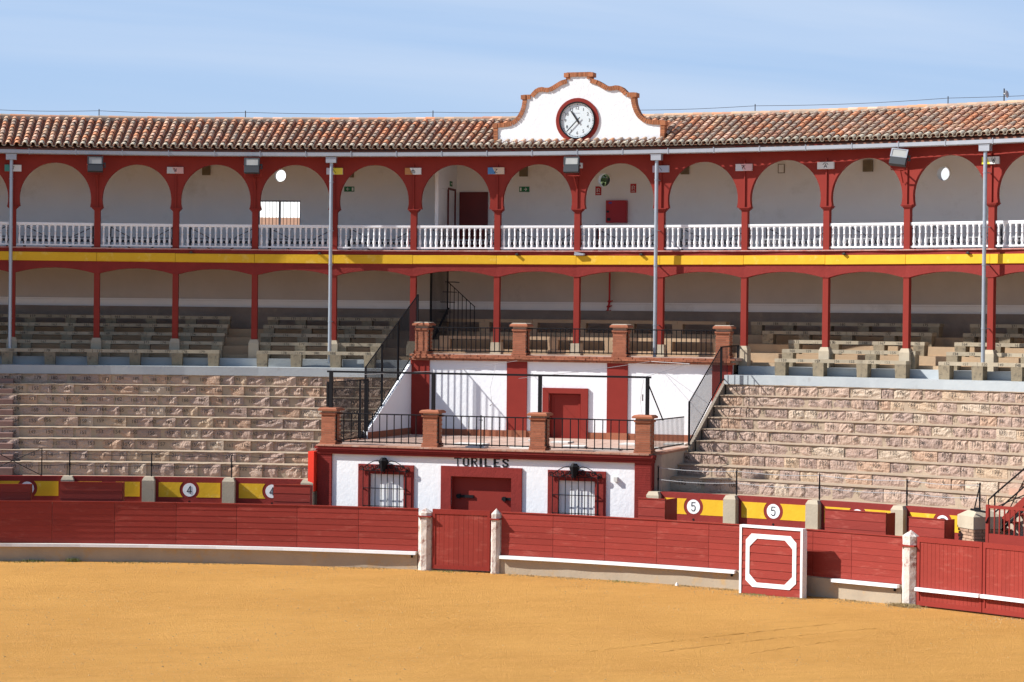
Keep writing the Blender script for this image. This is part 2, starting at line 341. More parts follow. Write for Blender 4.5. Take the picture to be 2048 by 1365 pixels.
ORD = ['first', 'second', 'third', 'fourth', 'fifth', 'sixth', 'seventh', 'eighth', 'ninth', 'tenth', 'eleventh', 'twelfth', 'thirteenth', 'fourteenth', 'fifteenth']
# ------------------------------------------------------------------ ring data
RC = 45.06
COLS = [.1340, .1962, .2618, .3235, .3863, .4494, .513, .5802, .6443, .7113, .7777, .8421, .9049, .9698, 1.034, 1.098]
TI = .645                                    # direction of the bull-pen building
def TF(t, d, z): return Vector((d * math.sin(TI) + t * math.cos(TI), d * math.cos(TI) - t * math.sin(TI), z))
def tphi(t, r): return TI + math.asin(t / r)
BAY = ['in the bay cut by the left photo edge', 'between the first downpipe and leftmost floodlight', 'just right of the leftmost floodlight', 'just left of the second floodlight',
       'in the bay with the barred window', 'in the bay with the left-pointing exit sign', 'in the bay with the tall dark red door', 'in the bay with the right-pointing exit sign',
       'in the bay with the red hose cabinet', 'just right of the third downpipe', 'below the narrow outlined wall plate', 'just left of the rightmost floodlight',
       'in the bay with the rightmost round opening', 'in the bay cut by the right photo edge', 'beyond the right photo edge']
# ------------------------------------------------------------------ ground
mb = MB()
rr = [0.01, 8, 16, 24, 29, 31.5, 33.0, 33.9]
n = 96
for i, r in enumerate(rr):
    mb.v += [P(2 * math.pi * k / n, r, (rnd.uniform(-.01, .012) if 1 < i < 7 else 0)) for k in range(n)]
for i in range(len(rr) - 1):
    for k in range(n): mb.f.append((i * n + k, i * n + (k + 1) % n, (i + 1) * n + (k + 1) % n, (i + 1) * n + k))
mb.f = [tuple(reversed(f)) for f in mb.f]
o = mb.build('arena_sand', SAND, smooth=True); tag(o, kind='structure')
mb = MB().arc(0, 2 * math.pi, 33.9, 37.5, -.2, .02, step=.08); tag(mb.build('callejon_floor', BASEC), kind='structure')
mb = MB().arc(0, 2 * math.pi, 37.5, 900, -.6, -.02, step=.1); tag(mb.build('ground', mat('town_ground', (.30, .26, .20), (.22, .20, .15), ns=.1)), kind='structure')
# wind-blown grit, clods and pebbles on the sand
mb = MB()
def clod(x, y, z, s):
    q = [Vector((rnd.uniform(.6, 1) * a * s, rnd.uniform(.6, 1) * b * s, rnd.uniform(.5, .8) * c * s)) for a, b, c in ((1, 0, 0), (0, 1, 0), (-1, 0, 0), (0, -1, 0), (0, 0, 1))]
    mb.add([Vector((x, y, z)) + k for k in q], [(0, 1, 4), (1, 2, 4), (2, 3, 4), (3, 0, 4)])
for k in range(24000):
    ph = rnd.uniform(.10, 1.62); r = 33.6 - abs(rnd.gauss(0, 1)) * 1.2 if k % 4 == 0 else math.sqrt(rnd.uniform(9, 33.5 ** 2))
    if r < 2: continue
    p = P(ph, r, 0); clod(p.x, p.y, -.004, rnd.uniform(.010, .024) * (1.8 if rnd.random() < .06 else 1))
for k in range(1500):
    ph = rnd.uniform(.15, 1.22); r = 33.62 - abs(rnd.gauss(0, .22)) - (.75 if .915 < ph < .985 else 0)
    p = P(ph, r, 0); clod(p.x, p.y, -.004, rnd.uniform(.02, .05) * (1 if math.sin(ph * 61) + math.sin(ph * 37) > 0 else .5))
tag(mb.build('grit_and_pebbles', PEB), label='small stones and clods scattered over the ochre sand', cat='gravel', kind='stuff')
DRAG = [((18.1, 10.1), (21.5, 11.7), (25.9, 13.3)), ((21.6, 8.9), (24.3, 10.5), (27.5, 11.6)), ((19.6, 9.6), (23.0, 11.3), (27.0, 12.4))]
mb = MB()
for pl_ in DRAG:
    (a, b), (c, d), (e, f) = pl_; pts = []
    for k in range(60):
        t = k / 59; u = (1 - t) ** 2; v = 2 * t * (1 - t); w_ = t * t
        pts.append((a * u + c * v + e * w_ + rnd.uniform(-.02, .02), b * u + d * v + f * w_ + rnd.uniform(-.03, .03), rnd.uniform(-.010, .002)))
    mb.tube(pts, [rnd.uniform(.012, .024) for _ in pts], 5)
tag(mb.build('drag_marks', SAND), label='faint drag lines crossing the ochre sand', cat='track', kind='stuff')
# ------------------------------------------------------------------ gallery building
gal = thing('gallery_building', 'two-storey arcaded gallery with oxblood columns, white back wall and tiled roof round the ring', 'building', FR(.58, RC, 0))
PH0, PH1 = -.34, 1.32
def wallbay(mb, p0, p1, z0, z1, ra=49., th=.35): mb.cbox(p0, p1, ra, ra, ra + th, z0, z1)
XCOL = [c for c in [-.34, -.26, -.19, -.125, -.06, .0, .066]] + COLS + [1.17, 1.24, 1.32]
wm = MB(); lwm = MB()
HOLES = {.3863: 'a', .6443: 'b', .8421: 'n', .9049: 'c'}
WDIV = [.3610 if abs(c - .3863) < 1e-4 else (.4230 if abs(c - .4494) < 1e-4 else c) for c in XCOL]
for a, b in zip(WDIV, WDIV[1:]):
    pm = (a + b) / 2; F = FR(pm, 49.0 * math.cos((b - a) / 2), 0); W = 49.0 * math.sin((b - a) / 2)
    wm.M = F
    def lx(ph): return 49.0 * math.sin(ph - pm)
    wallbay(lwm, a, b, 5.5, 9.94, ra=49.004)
    if abs(a - .3610) < 1e-4:
        rect_plate_hole(wm, -W, W, 9.95, 12.25, 0, .35, lx(.3738), lx(.4060), 10.86, 11.88)
        c = (lx(.3902), 12.80); plate_hole(wm, -W, W, 12.25, 13.6, 0, .35, lambda t: (c[0] + .215 * math.cos(t), c[1] + .23 * math.sin(t)), c)
    elif abs(a - .6443) < 1e-4 or abs(a - .5802) < 1e-4 and False:
        wm.box(-W, W, 0, .35, 9.95, 13.6)
    elif abs(a - .9049) < 1e-4 or abs(a - .8421) < 1e-4:
        if abs(a - .9049) < 1e-4: wm.box(-W, W, 0, .35, 9.95, 13.6)
        else:
            c = (lx(.8948), 12.62); plate_hole(wm, -W, W, 9.95, 13.6, 0, .35, lambda t: (c[0] + .22 * math.cos(t), c[1] + .24 * math.sin(t)), c)
    elif abs(a - .5802) < 1e-4:
        c = (lx(.6391), 12.62); plate_hole(wm, -W, W, 9.95, 13.6, 0, .35, lambda t: (c[0] + .225 * math.cos(t), c[1] + .24 * math.sin(t)), c)
    else: wm.box(-W, W, 0, .35, 9.95, 13.6)
wm.M = None
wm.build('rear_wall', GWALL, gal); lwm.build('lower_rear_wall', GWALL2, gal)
mb = MB().arc(PH0, PH1, 48.90, 49.001, 7.9, 8.14); mb.arc(PH0, PH1, 48.86, 48.998, 8.145, 8.2); mb.build('wall_ledge', GWALL, gal)
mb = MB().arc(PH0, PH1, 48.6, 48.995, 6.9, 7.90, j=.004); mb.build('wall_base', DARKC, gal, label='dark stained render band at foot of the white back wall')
# upper floor slab and ceiling
mb = MB().arc(PH0, PH1, RC + .05, 49.0, 9.30, 9.90, step=.02); mb.build('upper_floor', GWALL, gal)
mb = MB().arc(PH0, PH1, RC - .18, RC - .02, 9.905, 9.945); mb.build('floor_edge', mat('worn_pink_edge', (.55, .36, .30), (.40, .10, .08), ns=4, amt=.2), gal)
mb = MB().arc(PH0, PH1, RC - .10, 49.0, 13.36, 13.42); mb.build('ceiling', mat('ceiling_plaster', (.52, .47, .42), rough=.9), gal)
# columns and arches
lowc = MB().box(-.10, .10, -.10, .10, 6.6, 9.10).mesh('column', RED)
upc = MB(); upc.box(-.105, .105, -.10, .10, 9.78, 11.27); upc.box(-.13, .13, -.125, .125, 11.27, 11.31); upc.box(-.17, .17, -.15, .15, 11.31, 11.35); upc.box(-.20, .20, -.17, .17, 11.35, 11.385)
upc = upc.mesh('column', RED)
jstrip = MB().box(-.022, .022, -.145, -.09, 11.39, 12.95).mesh('joint_shadow_strip', RED)  # thin proud strip added so its shadow draws the line where arches meet
pl = MB(); pl.box(-.18, .18, -.19, .17, 5.7, 6.62); pl.box(-.18, .18, -.19, .17, 6.62, 6.75, taper=.05); plm = pl.mesh('column_plinth', CONCL)
for ph in COLS[:]:
    c1 = inst('column', lowc, gal, FR(ph, RC)); c2 = inst('column', upc, gal, FR(ph, RC)); inst('joint_shadow_strip', jstrip, gal, FR(ph, RC))
    if tphi(-5.9, 44) < ph < tphi(5.6, 44):
        q = MB(); q.M = FR(ph, RC); q.box(-.2, .2, -.2, .2, 6.25, 6.75, taper=.03); q.build('column_plinth', CONCL, gal)
    else: inst('column_plinth', plm, gal, FR(ph, RC))
for a, b in zip(COLS, COLS[1:]):
    pm = (a + b) / 2; W = RC * math.sin((b - a) / 2); dy = RC * math.cos((b - a) / 2) - RC
    mb = MB(); mb.M = FR(pm, RC + dy)
    rad = min(1.25, W - .17); zc = 11.66; a0 = -math.asin((zc - 11.385) / rad)
    inn = []; out = []
    m_ = 30
    for k in range(m_ + 1):
        t = a0 + (math.pi - 2 * a0) * k / m_
        inn.append((rad * math.cos(t), zc + rad * 1.02 * math.sin(t)))
        out.append(raybox(0, zc, t, -W, W, 11.385, 13.36) if t > 0 or 1 else 0)
    # corners
    pts_in = []; pts_out = []
    cang = [math.atan2(13.36 - zc, W), math.pi - math.atan2(13.36 - zc, W)]
    ts = sorted([a0 + (math.pi - 2 * a0) * k / m_ for k in range(m_ + 1)] + cang)
    for t in ts:
        pts_in.append((rad * math.cos(t), zc + rad * 1.02 * math.sin(t)))
        if t < 0: pts_out.append((W, zc + rad * 1.02 * math.sin(t)))
        elif t > math.pi: pts_out.append((-W, zc + rad * 1.02 * math.sin(t)))
        else: pts_out.append(raybox(0, zc, t, -W, W, 11.385, 13.36))
    nn = len(ts); y0, y1 = -.10, .06
    vs = [(x, y0, z) for x, z in pts_in] + [(x, y0, z) for x, z in pts_out] + [(x, y1, z) for x, z in pts_in] + [(x, y1, z) for x, z in pts_out]
    fs = []
    for i in range(nn - 1):
        fs += [(i, nn + i, nn + i + 1, i + 1), (2 * nn + i, 2 * nn + i + 1, 3 * nn + i + 1, 3 * nn + i), (i, i + 1, 2 * nn + i + 1, 2 * nn + i)]
    fs += [(0, 2 * nn, 3 * nn, nn), (nn - 1, 2 * nn - 1, 4 * nn - 1, 3 * nn - 1)]
    mb.add(vs, fs); mb.build('arch_panel', RED, gal)
    # lower segmental arch and fascia
    mb = MB(); mb.M = FR(pm, RC + dy)
    xs = [-W + .105 + (2 * W - .21) * k / 16 for k in range(17)]
    lo = [(x, 9.225 - .19 * (x / (W - .105)) ** 2 + rnd.uniform(-.004, .004)) for x in xs]
    poly_lo = [(-W, lo[0][1] - .0)] + lo + [(W, lo[-1][1])]
    vs = []; fs = []
    for i, (x, z) in enumerate(poly_lo):
        vs += [(x, -.12, z), (x, -.12, 9.90), (x, .12, 9.90), (x, .12, z)]
        if i:
            a4 = 4 * (i - 1)
            for k in range(4): fs.append((a4 + k, a4 + (k + 1) % 4, a4 + 4 + (k + 1) % 4, a4 + 4 + k))
    mb.add(vs, fs); mb.build('lower_arch', REDW, gal)
    # yellow band
    mb = MB(); mb.M = FR(pm, RC + dy)
    e = .012
    mb.add([(-W + e, -.165, 9.475 + rnd.uniform(-.01, .01)), (W - e, -.165, 9.475 + rnd.uniform(-.01, .01)), (W - e, -.125, 9.46), (-W + e, -.125, 9.46),
            (-W + e, -.16, 9.765), (W - e, -.16, 9.765 + rnd.uniform(-.01, .01)), (W - e, -.125, 9.77), (-W + e, -.125, 9.77)],
           [(0, 3, 2, 1), (4, 5, 6, 7), (0, 1, 5, 4), (1, 2, 6, 5), (2, 3, 7, 6), (3, 0, 4, 7)])
    mb.build('yellow_band', YELLOW, gal)
# the sections of the ring outside the picture: the same arcade, kept plain
mb = MB()
for pa, pb in ((PH0, COLS[0]), (COLS[-1], PH1)):
    mb.arc(pa, pb, RC - .12, RC + .12, 9.05, 9.90); mb.arc(pa, pb, RC - .1, RC + .06, 12.6, 13.36)
    k = pa
    while k < pb:
        mb.M = FR(k, RC); mb.box(-.1, .1, -.1, .1, 5.7, 9.05); mb.box(-.15, .15, -.1, .06, 9.9, 12.6); mb.M = None; k += .0645
mb.build('outer_arcade', RED, gal)
# inner cornice hiding the soffit
mb = MB().arc(PH0, PH1, RC - .42, RC - .08, 13.37, 13.41); mb.build('soffit', RED, gal)
# roof
RE, RR, ZE, ZR = 44.50, 47.40, 13.50, 14.70
roof = MB().arc(PH0, PH1, RR - .02, RR + .02, 13.45, ZR - .12); 
def slope(mbx, p0, p1, ra, za, rb, zb, th=.05):
    nseg = max(1, int((p1 - p0) / .03))
    for i in range(nseg):
        a = p0 + (p1 - p0) * i / nseg; b = p0 + (p1 - p0) * (i + 1) / nseg
        mbx.add([P(a, ra, za), P(b, ra, za), P(b, rb, zb), P(a, rb, zb), P(a, ra, za - th), P(b, ra, za - th), P(b, rb, zb - th), P(a, rb, zb - th)],
                [(0, 1, 2, 3), (7, 6, 5, 4), (4, 5, 1, 0), (5, 6, 2, 1), (6, 7, 3, 2), (7, 4, 0, 3)])
slope(roof, PH0, PH1, RE + .12, ZE - .10, RR, ZR - .12); slope(roof, PH0, PH1, RR + .03, ZR - .12, 50.2, 13.4)
roof = roof.build('tiled_roof', TILEC, gal)
SL = math.hypot(RR - RE, ZR - ZE); ang = math.atan2(ZR - ZE, RR - RE); ROWS = 9; EX = SL / ROWS; TP = .2875 / RE
def tile_geo(mb, M, L=.38, r0=.100, r1=.074, th=.020, n=6, up=True):
    """half-round tile along +y, wide end at y=0"""
    old = mb.M; mb.M = M; vs = []; fs = []
    for y, r in ((0, r0), (L, r1)):
        for k in range(n + 1):
            t = math.pi * k / n; s = 1 if up else -1
            vs.append((-r * math.cos(t), y, s * r * .82 * math.sin(t)))
        for k in range(n + 1):
            t = math.pi * k / n; s = 1 if up else -1; q = r - th
            vs.append((-q * math.cos(t), y, s * q * .82 * math.sin(t)))
    m = n + 1
    for k in range(n):
        fs += [(k, k + 1, 2 * m + k + 1, 2 * m + k), (k, m + k, m + k + 1, k + 1)]
    mb.add(vs, fs); mb.M = old
tm = MB(); tile_geo(tm, Matrix()); tilem = tm.mesh('roof_tile', TILE)
for p in tilem.polygons: p.use_smooth = False
te = MB(); tile_geo(te, Matrix(), L=.30, r0=.106, r1=.086, th=.028); eavem = te.mesh('eave_tile', TILEE)
rest = MB(); chan = MB(); channels = MB()
ncol = int((PH1 - PH0) / TP)
GX0, GX1 = .5735, .7125
for j in range(ncol):
    ph = PH0 + (j + .5) * TP
    vis = .17 < ph < 1.02
    for i in range(ROWS):
        s = i * EX; r = RE + s * math.cos(ang); z = ZE + s * math.sin(ang)
        if GX0 < ph < GX1 and i == 2: continue
        M = FR(ph + rnd.uniform(-.0003, .0003), r, z + .028 + rnd.uniform(-.004, .006), rnd.uniform(-.03, .03)) @ Matrix.Rotation(ang - .055 + rnd.uniform(-.025, .015), 4, 'X')
        if i == 0 and vis: inst('eave_tile', eavem, roof, M) if ph > .2 and ph < 1.0 else tile_geo(rest, M)
        elif ph > .765 and ph < .985 and vis: inst('roof_tile', tilem, roof, M)
        else: tile_geo(rest, M)
    # channel between covers
    M = FR(ph + TP / 2, RE, ZE + .03) @ Matrix.Rotation(ang, 4, 'X')
    Lc = SL if not (GX0 - .005 < ph < GX1) else .62
    tile_geo(channels, M, L=Lc, r0=.085, r1=.092, th=.012, n=5, up=False)
    if vis:
        M = FR(ph + TP / 2, RE - .012, ZE + .026) @ Matrix.Rotation(ang, 4, 'X'); tile_geo(chan, M, L=.12, r0=.082, r1=.08, th=.022, n=6, up=False)
o = rest.build('roof_tile', TILE, roof, kind='stuff'); o = channels.build('channel_tile', TILEC, roof, kind='stuff'); chan.build('channel_end', TILEE, roof, kind='stuff')
# ridge
rid = MB()
k = PH0; rtm = MB(); tile_geo(rtm, Matrix(), L=.40, r0=.115, r1=.10, th=.02); rtm = rtm.mesh('ridge_tile', TILE)
mb = MB().arc(PH0, GX0, RR - .10, RR + .10, ZR - .16, ZR + .045, step=.02, j=.008); mb.arc(GX1, PH1, RR - .10, RR + .10, ZR - .16, ZR + .045, step=.02, j=.008)
mb.arc(GX0, GX1, RR - .10, RR + .10, ZR - .16, ZR + .045, step=.02); mb.build('ridge_mortar', MORTW, roof)
while k < PH1:
    M = FR(k, RR, ZR + .035 + rnd.uniform(-.006, .008)) @ Matrix.Rotation(-math.pi / 2 + rnd.uniform(-.02, .02), 4, 'Z')
    if .17 < k < 1.02: inst('ridge_tile', rtm, roof, M)
    k += .00745
# ------------------------------------------------------------------ clock gable
GC = .6431; GM = FR(GC, 45.3, 0)
gp = [(.5755, 13.50), (.5753, 14.378), (.5843, 14.39), (.5890, 14.43), (.5924, 14.52), (.5950, 14.65), (.597, 14.825), (.5982, 15.0), (.5987, 15.197), (.5988, 15.35), (.6047, 15.35), (.6062, 15.43), (.6085, 15.53), (.611, 15.59), (.614, 15.605),
      (.617, 15.575), (.6195, 15.58), (.6225, 15.64), (.6257, 15.73), (.629, 15.81), (.6334, 15.865), (.6335, 16.085)]
left = [(45.3 * math.sin(a - GC), z) for a, z in gp]
# mirror the left outline so both halves match
outl = [(x, z) for x, z in left] + [(-x, z) for x, z in reversed(left)]
gab = thing('clock_gable', 'white curved gable with orange brick edging carrying the clock above the tiled roof', 'gable', GM)
inner = []
def offset(pts, d):
    out = []
    for i, p in enumerate(pts):
        a = Vector(pts[max(i - 1, 0)]); b = Vector(pts[min(i + 1, len(pts) - 1)]); t = (b - a).normalized(); nrm = Vector((t.y, -t.x))
        out.append((p[0] + nrm.x * d, p[1] + nrm.y * d))
    return out
def dens(pts, s):
    out = []; carry = 0
    tot = [0]
    for a, b in zip(pts, pts[1:]): tot.append(tot[-1] + math.dist(a, b))
    n_ = int(tot[-1] / s)
    for k_ in range(n_ + 1):
        d = tot[-1] * k_ / n_; i = max(q for q in range(len(tot)) if tot[q] <= d + 1e-9); i = min(i, len(pts) - 2)
        f = (d - tot[i]) / max(1e-9, tot[i + 1] - tot[i]); out.append((pts[i][0] + (pts[i + 1][0] - pts[i][0]) * f, pts[i][1] + (pts[i + 1][1] - pts[i][1]) * f))
    return out
mb = MB(); mb.M = GM
# wall as vertical strips under the outline
dn = dens(outl, .06); ins = offset(dn, .04)
xs = sorted(set([round(x, 4) for x, z in ins]))
prev = None
def topz(x, lst):
    best = 13.5
    for (a, c), (b, d) in zip(lst, lst[1:]):
        if min(a, b) - 1e-6 <= x <= max(a, b) + 1e-6:
            z = max(c, d) if abs(a - b) < 1e-6 else c + (d - c) * (x - a) / (b - a); best = max(best, z)
    return best
xs = [-3.02 + 6.04 * k / 150 for k in range(151)]
tz = [topz(x, ins) - .01 for x in xs]
for i in range(150):
    xa, xb = xs[i], xs[i + 1]; mb.add([(xa, -.14, 13.45), (xb, -.14, 13.45), (xb, -.14, tz[i + 1]), (xa, -.14, tz[i]), (xa, .14, 13.45), (xb, .14, 13.45), (xb, .14, tz[i + 1]), (xa, .14, tz[i])],
                                      [(0, 1, 2, 3), (7, 6, 5, 4), (3, 2, 6, 7), (0, 4, 5, 1)])
mb.build('gable_wall', WHITE, gab)
bk = MB().box(-.0255, .0255, -.18, .18, -.075, .075).mesh('edging_brick', BRICKO)
segs = [outl[:2], outl[1:10], outl[9:11], outl[10:21], outl[20:22], outl[21:23], outl[22:24], outl[23:34], outl[33:35], outl[34:43], outl[42:]]
for sg in segs:
    if len(sg) < 2: continue
    d = dens(sg, .062)
    for a, b in zip(d, d[1:]):
        c = ((a[0] + b[0]) / 2, (a[1] + b[1]) / 2); t = math.atan2(b[1] - a[1], b[0] - a[0])
        nrm = (math.sin(t), -math.cos(t)); L = math.dist(a, b)
        M = GM @ Matrix.Translation((c[0] + nrm[0] * .06, rnd.uniform(-.006, .006), c[1] + nrm[1] * .06)) @ Matrix.Rotation(-t, 4, 'Y') @ Matrix.Diagonal((L / .0565, 1, 1, 1))
        inst('edging_brick', bk, gab, M)
for s in (-1, 1):
    for (x, z) in ((2.0, 15.29), (.44, 16.02), (3.03, 14.31)):
        q = MB(); q.M = GM; q.box(s * x - .085, s * x + .085, -.20, .20, z - .085, z + .065); q.build('corner_brick', BRICKO, gab)
ck = thing('wall_clock', 'round white clock with black hands and oxblood rim on the white gable', 'clock', GM @ Matrix.Translation((-.03, -.14, 14.44)))
mb = MB(); mb.ring(circ(0, 0, .775, 48), circ(0, 0, .635, 48), -.035, .0); add_local(mb, 'outer_rim', RED, ck)
mb = MB(); mb.ring(circ(0, 0, .645, 48), circ(0, 0, .605, 48), -.075, .0); add_local(mb, 'inner_rim', IRON, ck)
mb = MB(); mb.prism(circ(0, 0, .61, 48), -.02, -.005); add_local(mb, 'dial', DIAL, ck)
for h in range(1, 13):
    a = R_(30 * h); q = MB(); put_text(q, str(h), Matrix.Translation((.43 * math.sin(a), -.025, .43 * math.cos(a) - .05)), .155, .95); add_local(q, 'numeral', BLACK, ck)
mb = MB()
for h in range(60):
    a = R_(6 * h); c = (.555 * math.sin(a), .555 * math.cos(a))
    if h % 5 == 0: mb.prism(circ(c[0], c[1], .019, 10), -.026, -.021)
    else: stroke(mb, [(.54 * math.sin(a), .54 * math.cos(a)), (.575 * math.sin(a), .575 * math.cos(a))], .007, -.026, -.021)
add_local(mb, 'minute_marks', BLACK, ck)
mb = MB(); put_text(mb, 'ortiotar', Matrix.Translation((0, -.025, .235)), .06); add_local(mb, 'maker_lettering', mat('grey_print', (.3, .3, .33)), ck)
for nm, a, L, w, tail, y in (('hour_hand', 326, .37, .055, .12, -.050), ('minute_hand', 224.3, .52, .034, .13, -.060)):
    q = MB(); a = R_(a); stroke(q, [(-tail * math.sin(a), -tail * math.cos(a)), (L * math.sin(a), L * math.cos(a))], w, y, y + .008); q.lathe([(.0, 0), (.0, 0)]) if 0 else None; add_local(q, nm, BLACK, ck)
q = MB(); q.prism(circ(0, 0, .035, 12), -.065, -.02); add_local(q, 'hub', BLACK, ck)
# ------------------------------------------------------------------ gutter, downpipes
gt = thing('roof_gutter', 'long pale zinc gutter running along the eaves above the arches', 'gutter', FR(.58, 44.55, 13.2))
k = .10; sp = .0365; i = 0
gph = []
while k < 1.10: gph.append(k); k += sp
for a, b in zip(gph, gph[1:]):
    mb = MB(); pr = [(44.42, 13.335), (44.42, 13.215), (44.46, 13.19), (44.60, 13.19), (44.60, 13.335), (44.585, 13.335), (44.585, 13.205), (44.465, 13.205), (44.435, 13.22), (44.435, 13.335)]
    m = len(pr); mb.add([P(a + .0002, r, z) for r, z in pr] + [P(b - .0002, r, z) for r, z in pr], [(q, (q + 1) % m, m + (q + 1) % m, m + q) for q in range(m)])
    mb.build('gutter_length', ZINC, gt)
    mb = MB(); mb.M = FR(b, 44.42); mb.box(-.012, .012, -.012, .19, 13.18, 13.20); mb.box(-.012, .012, -.014, -.002, 13.19, 13.36); mb.box(-.010, .010, -.01, .10, 13.35, 13.38); mb.build('gutter_bracket', ZINC, gt)
for n_, (ph, zb) in enumerate(((.1962, 5.95), (.4494, 5.95), (.7113, 6.3), (.9698, 5.95))):
    lab = ['leftmost grey downpipe beside the left photo edge', 'second grey downpipe from the left, right of the barred window', 'third grey downpipe, reaching the brick-pillared upper terrace', 'rightmost grey downpipe near the right photo edge'][n_]
    ph2 = ph - .0006
    t = thing('downpipe', 'galvanised ' + lab, 'downpipe', FR(ph2, 44.55, zb), 'grey downpipes from the gutter')
    q = MB(); q.tube([(0, .0, 0), (0, .0, 13.0 - zb)], .062, 10); add_local(q, 'pipe', PIPE, t, smooth=False)
    q = MB(); q.box(-.18, .18, -.11, .11, 12.98 - zb, 13.18 - zb); q.box(-.19, .19, -.12, .12, 13.165 - zb, 13.182 - zb); add_local(q, 'hopper', ZINC, t)
    for z in (7.4, 9.4, 10.6, 12.3):
        q = MB(); q.tube([(0, 0, z - zb), (0, 0, z - zb + .03)], .075, 10); q.box(-.015, .015, .03, .42, z - zb, z - zb + .03); add_local(q, 'pipe_clip', PIPE, t)
# ------------------------------------------------------------------ balustrades and upper benches
prof = [(.045, 0), (.045, .05), (.030, .07), (.050, .12), (.053, .17), (.036, .27), (.026, .36), (.030, .40), (.038, .405), (.038, .43), (.028, .435), (.034, .52), (.030, .57), (.046, .62), (.046, .67)]
balm = MB().lathe(prof, 8).mesh('baluster', BALU)
for p in balm.polygons: p.use_smooth = len(p.vertices) == 4
bi = 0
for a, b in zip(COLS[:-1], COLS[1:]):
    pm = (a + b) / 2; W = RC * math.sin((b - a) / 2) - .12; dy = RC * math.cos((b - a) / 2)
    t = thing('balustrade', 'white baluster railing ' + BAY[bi], 'balustrade', FR(pm, dy, 9.94), 'white balustrades of the upper gallery')
    q = MB(); q.box(-W, W, -.055, .055, .80, .875); q.box(-W, W, -.04, .04, .77, .80); add_local(q, 'top_rail', BALU, t)
    q = MB(); q.box(-W, W, -.05, .05, .06, .115); add_local(q, 'bottom_rail', BALU, t)
    nb = 13 if W < 1.36 else 14
    for k in range(nb):
        x = -W + 2 * W * (k + .5) / nb
        inst('baluster', balm, t, t.matrix_world @ Matrix.Translation((x, 0, .108)) @ Matrix.Rotation(rnd.uniform(0, 1), 4, 'Z'))
    # tip-up bench frame behind
    if bi != 99:
        t = thing('gallery_bench', 'grey plank bench behind the balustrade ' + BAY[bi], 'bench', FR(pm, dy + 1.0, 9.92), 'plank benches of the upper gallery')
        w2 = W - .05 if bi != 6 else W - .05
        xo = .45 if bi == 6 else 0
        for nm, y, z, h in (('back_plank', .30, .82, .10), ('seat_plank', .0, .40, .05), ('foot_plank', -.05, .26, .09)):
            q = MB(); q.box(-w2 + xo, w2, y, y + (.04 if nm == 'back_plank' else .30), z, z + h); add_local(q, nm, GREYP if nm != 'foot_plank' else DARKW, t)
        for x in (-w2 + .1 + xo, w2 - .1):
            q = MB(); q.box(x - .03, x + .03, .26, .30, 0, .86); q.box(x - .03, x + .03, .0, .3, .34, .385); q.box(x - .03, x + .03, 0, .05, 0, .36); add_local(q, 'frame_leg', DARKW, t)
        for s in (-1, 1):
            q = MB(); q.tube([(s * (w2 - .12), .34, .80), (s * .15, .34, .10 + .2)], .016, 5); q.tube([(s * .30, .0, .02), (s * .62, .0, .18)], .02, 5); add_local(q, 'cross_brace', DARKW, t)
    bi += 1
# ------------------------------------------------------------------ things on the gallery back wall
def WM(ph, z, r=48.99): return FR(ph, r, z)
for i, (ph, z, w, h, nm) in enumerate(((.3339, 12.985, .15, .19, 'second bay right of the first floodlight'), (.4448, 12.86, .10, .12, 'behind the second downpipe'), (.5776, 12.955, .15, .19, 'above the right-pointing exit sign'),
                                       (.7013, 12.975, .15, .19, 'right of the fire hose cabinet bay'), (.8393, 12.955, .17, .20, 'in the bay left of the rightmost floodlight'))):
    t = thing('wall_vent_box', 'brown louvred wall box ' + nm, 'wall box', WM(ph, z), 'brown boxes high on the gallery wall')
    q = MB(); q.box(-w, w, -.10, 0, -h, h); add_local(q, 'housing', BROWNB, t)
    for k in range(4):
        q = MB(); q.box(-w * .8, w * .8, -.115, -.101, -h * .75 + k * h * .4, -h * .75 + k * h * .4 + h * .22); add_local(q, 'louvre', BROWNB, t)
t = thing('wall_cover_plate', 'narrow outlined grey cover plate high on the gallery wall, left of the downpipe plaque', 'cover plate', WM(.7741, 12.93))
q = MB(); q.box(-.10, .10, -.02, 0, -.14, .14); add_local(q, 'plate', GWALL, t)
q = MB(); q.ring([(-.12, -.16), (.12, -.16), (.12, .16), (-.12, .16)], [(-.10, -.14), (.10, -.14), (.10, .14), (-.10, .14)], -.03, 0); add_local(q, 'frame', BROWNB, t)
def exit_sign(ph, z, s, lab, r=48.98, w=.19, h=.095):
    t = thing('exit_sign', lab, 'exit sign', WM(ph, z, r), 'green exit signs of the gallery')
    q = MB(); q.box(-w, w, -.03, 0, -h, h); add_local(q, 'panel', GREEN, t)
    q = MB(); stroke(q, [(-s * .0, 0), (s * .10, 0)], .02, -.036, -.031); stroke(q, [(s * .05, .05), (s * .10, 0), (s * .05, -.05)], .02, -.036, -.031)
    q.box(-s * .13 - .03, -s * .13 + .03, -.036, -.031, -.06, .06); add_local(q, 'arrow_print', SIGNW, t)
exit_sign(.4434, 12.31, -1, 'green exit sign with an arrow pointing left, under a small brown box')
exit_sign(.5781, 12.30, 1, 'green exit sign with an arrow pointing right, under a brown box')
def fire_sign(ph, z, lab, kind, w=.11, h=.16):
    t = thing('fire_sign', lab, 'fire sign', WM(ph, z), 'red fire equipment signs')
    q = MB(); q.box(-w, w, -.02, 0, -h, h); add_local(q, 'panel', SIGNR, t)
    q = MB()
    q.box(-.06, -.02, -.026, -.021, -.05, .09); stroke(q, [(.0, .09), (.05, .06), (.02, .0), (.06, -.04)], .022, -.026, -.021); q.box(-.07, .07, -.026, -.021, -.12, -.09)
    add_local(q, 'pictogram', SIGNP, t)
fire_sign(.635, 12.23, 'red fire extinguisher sign left of the hose cabinet, below the foliage-filled round opening', 0)
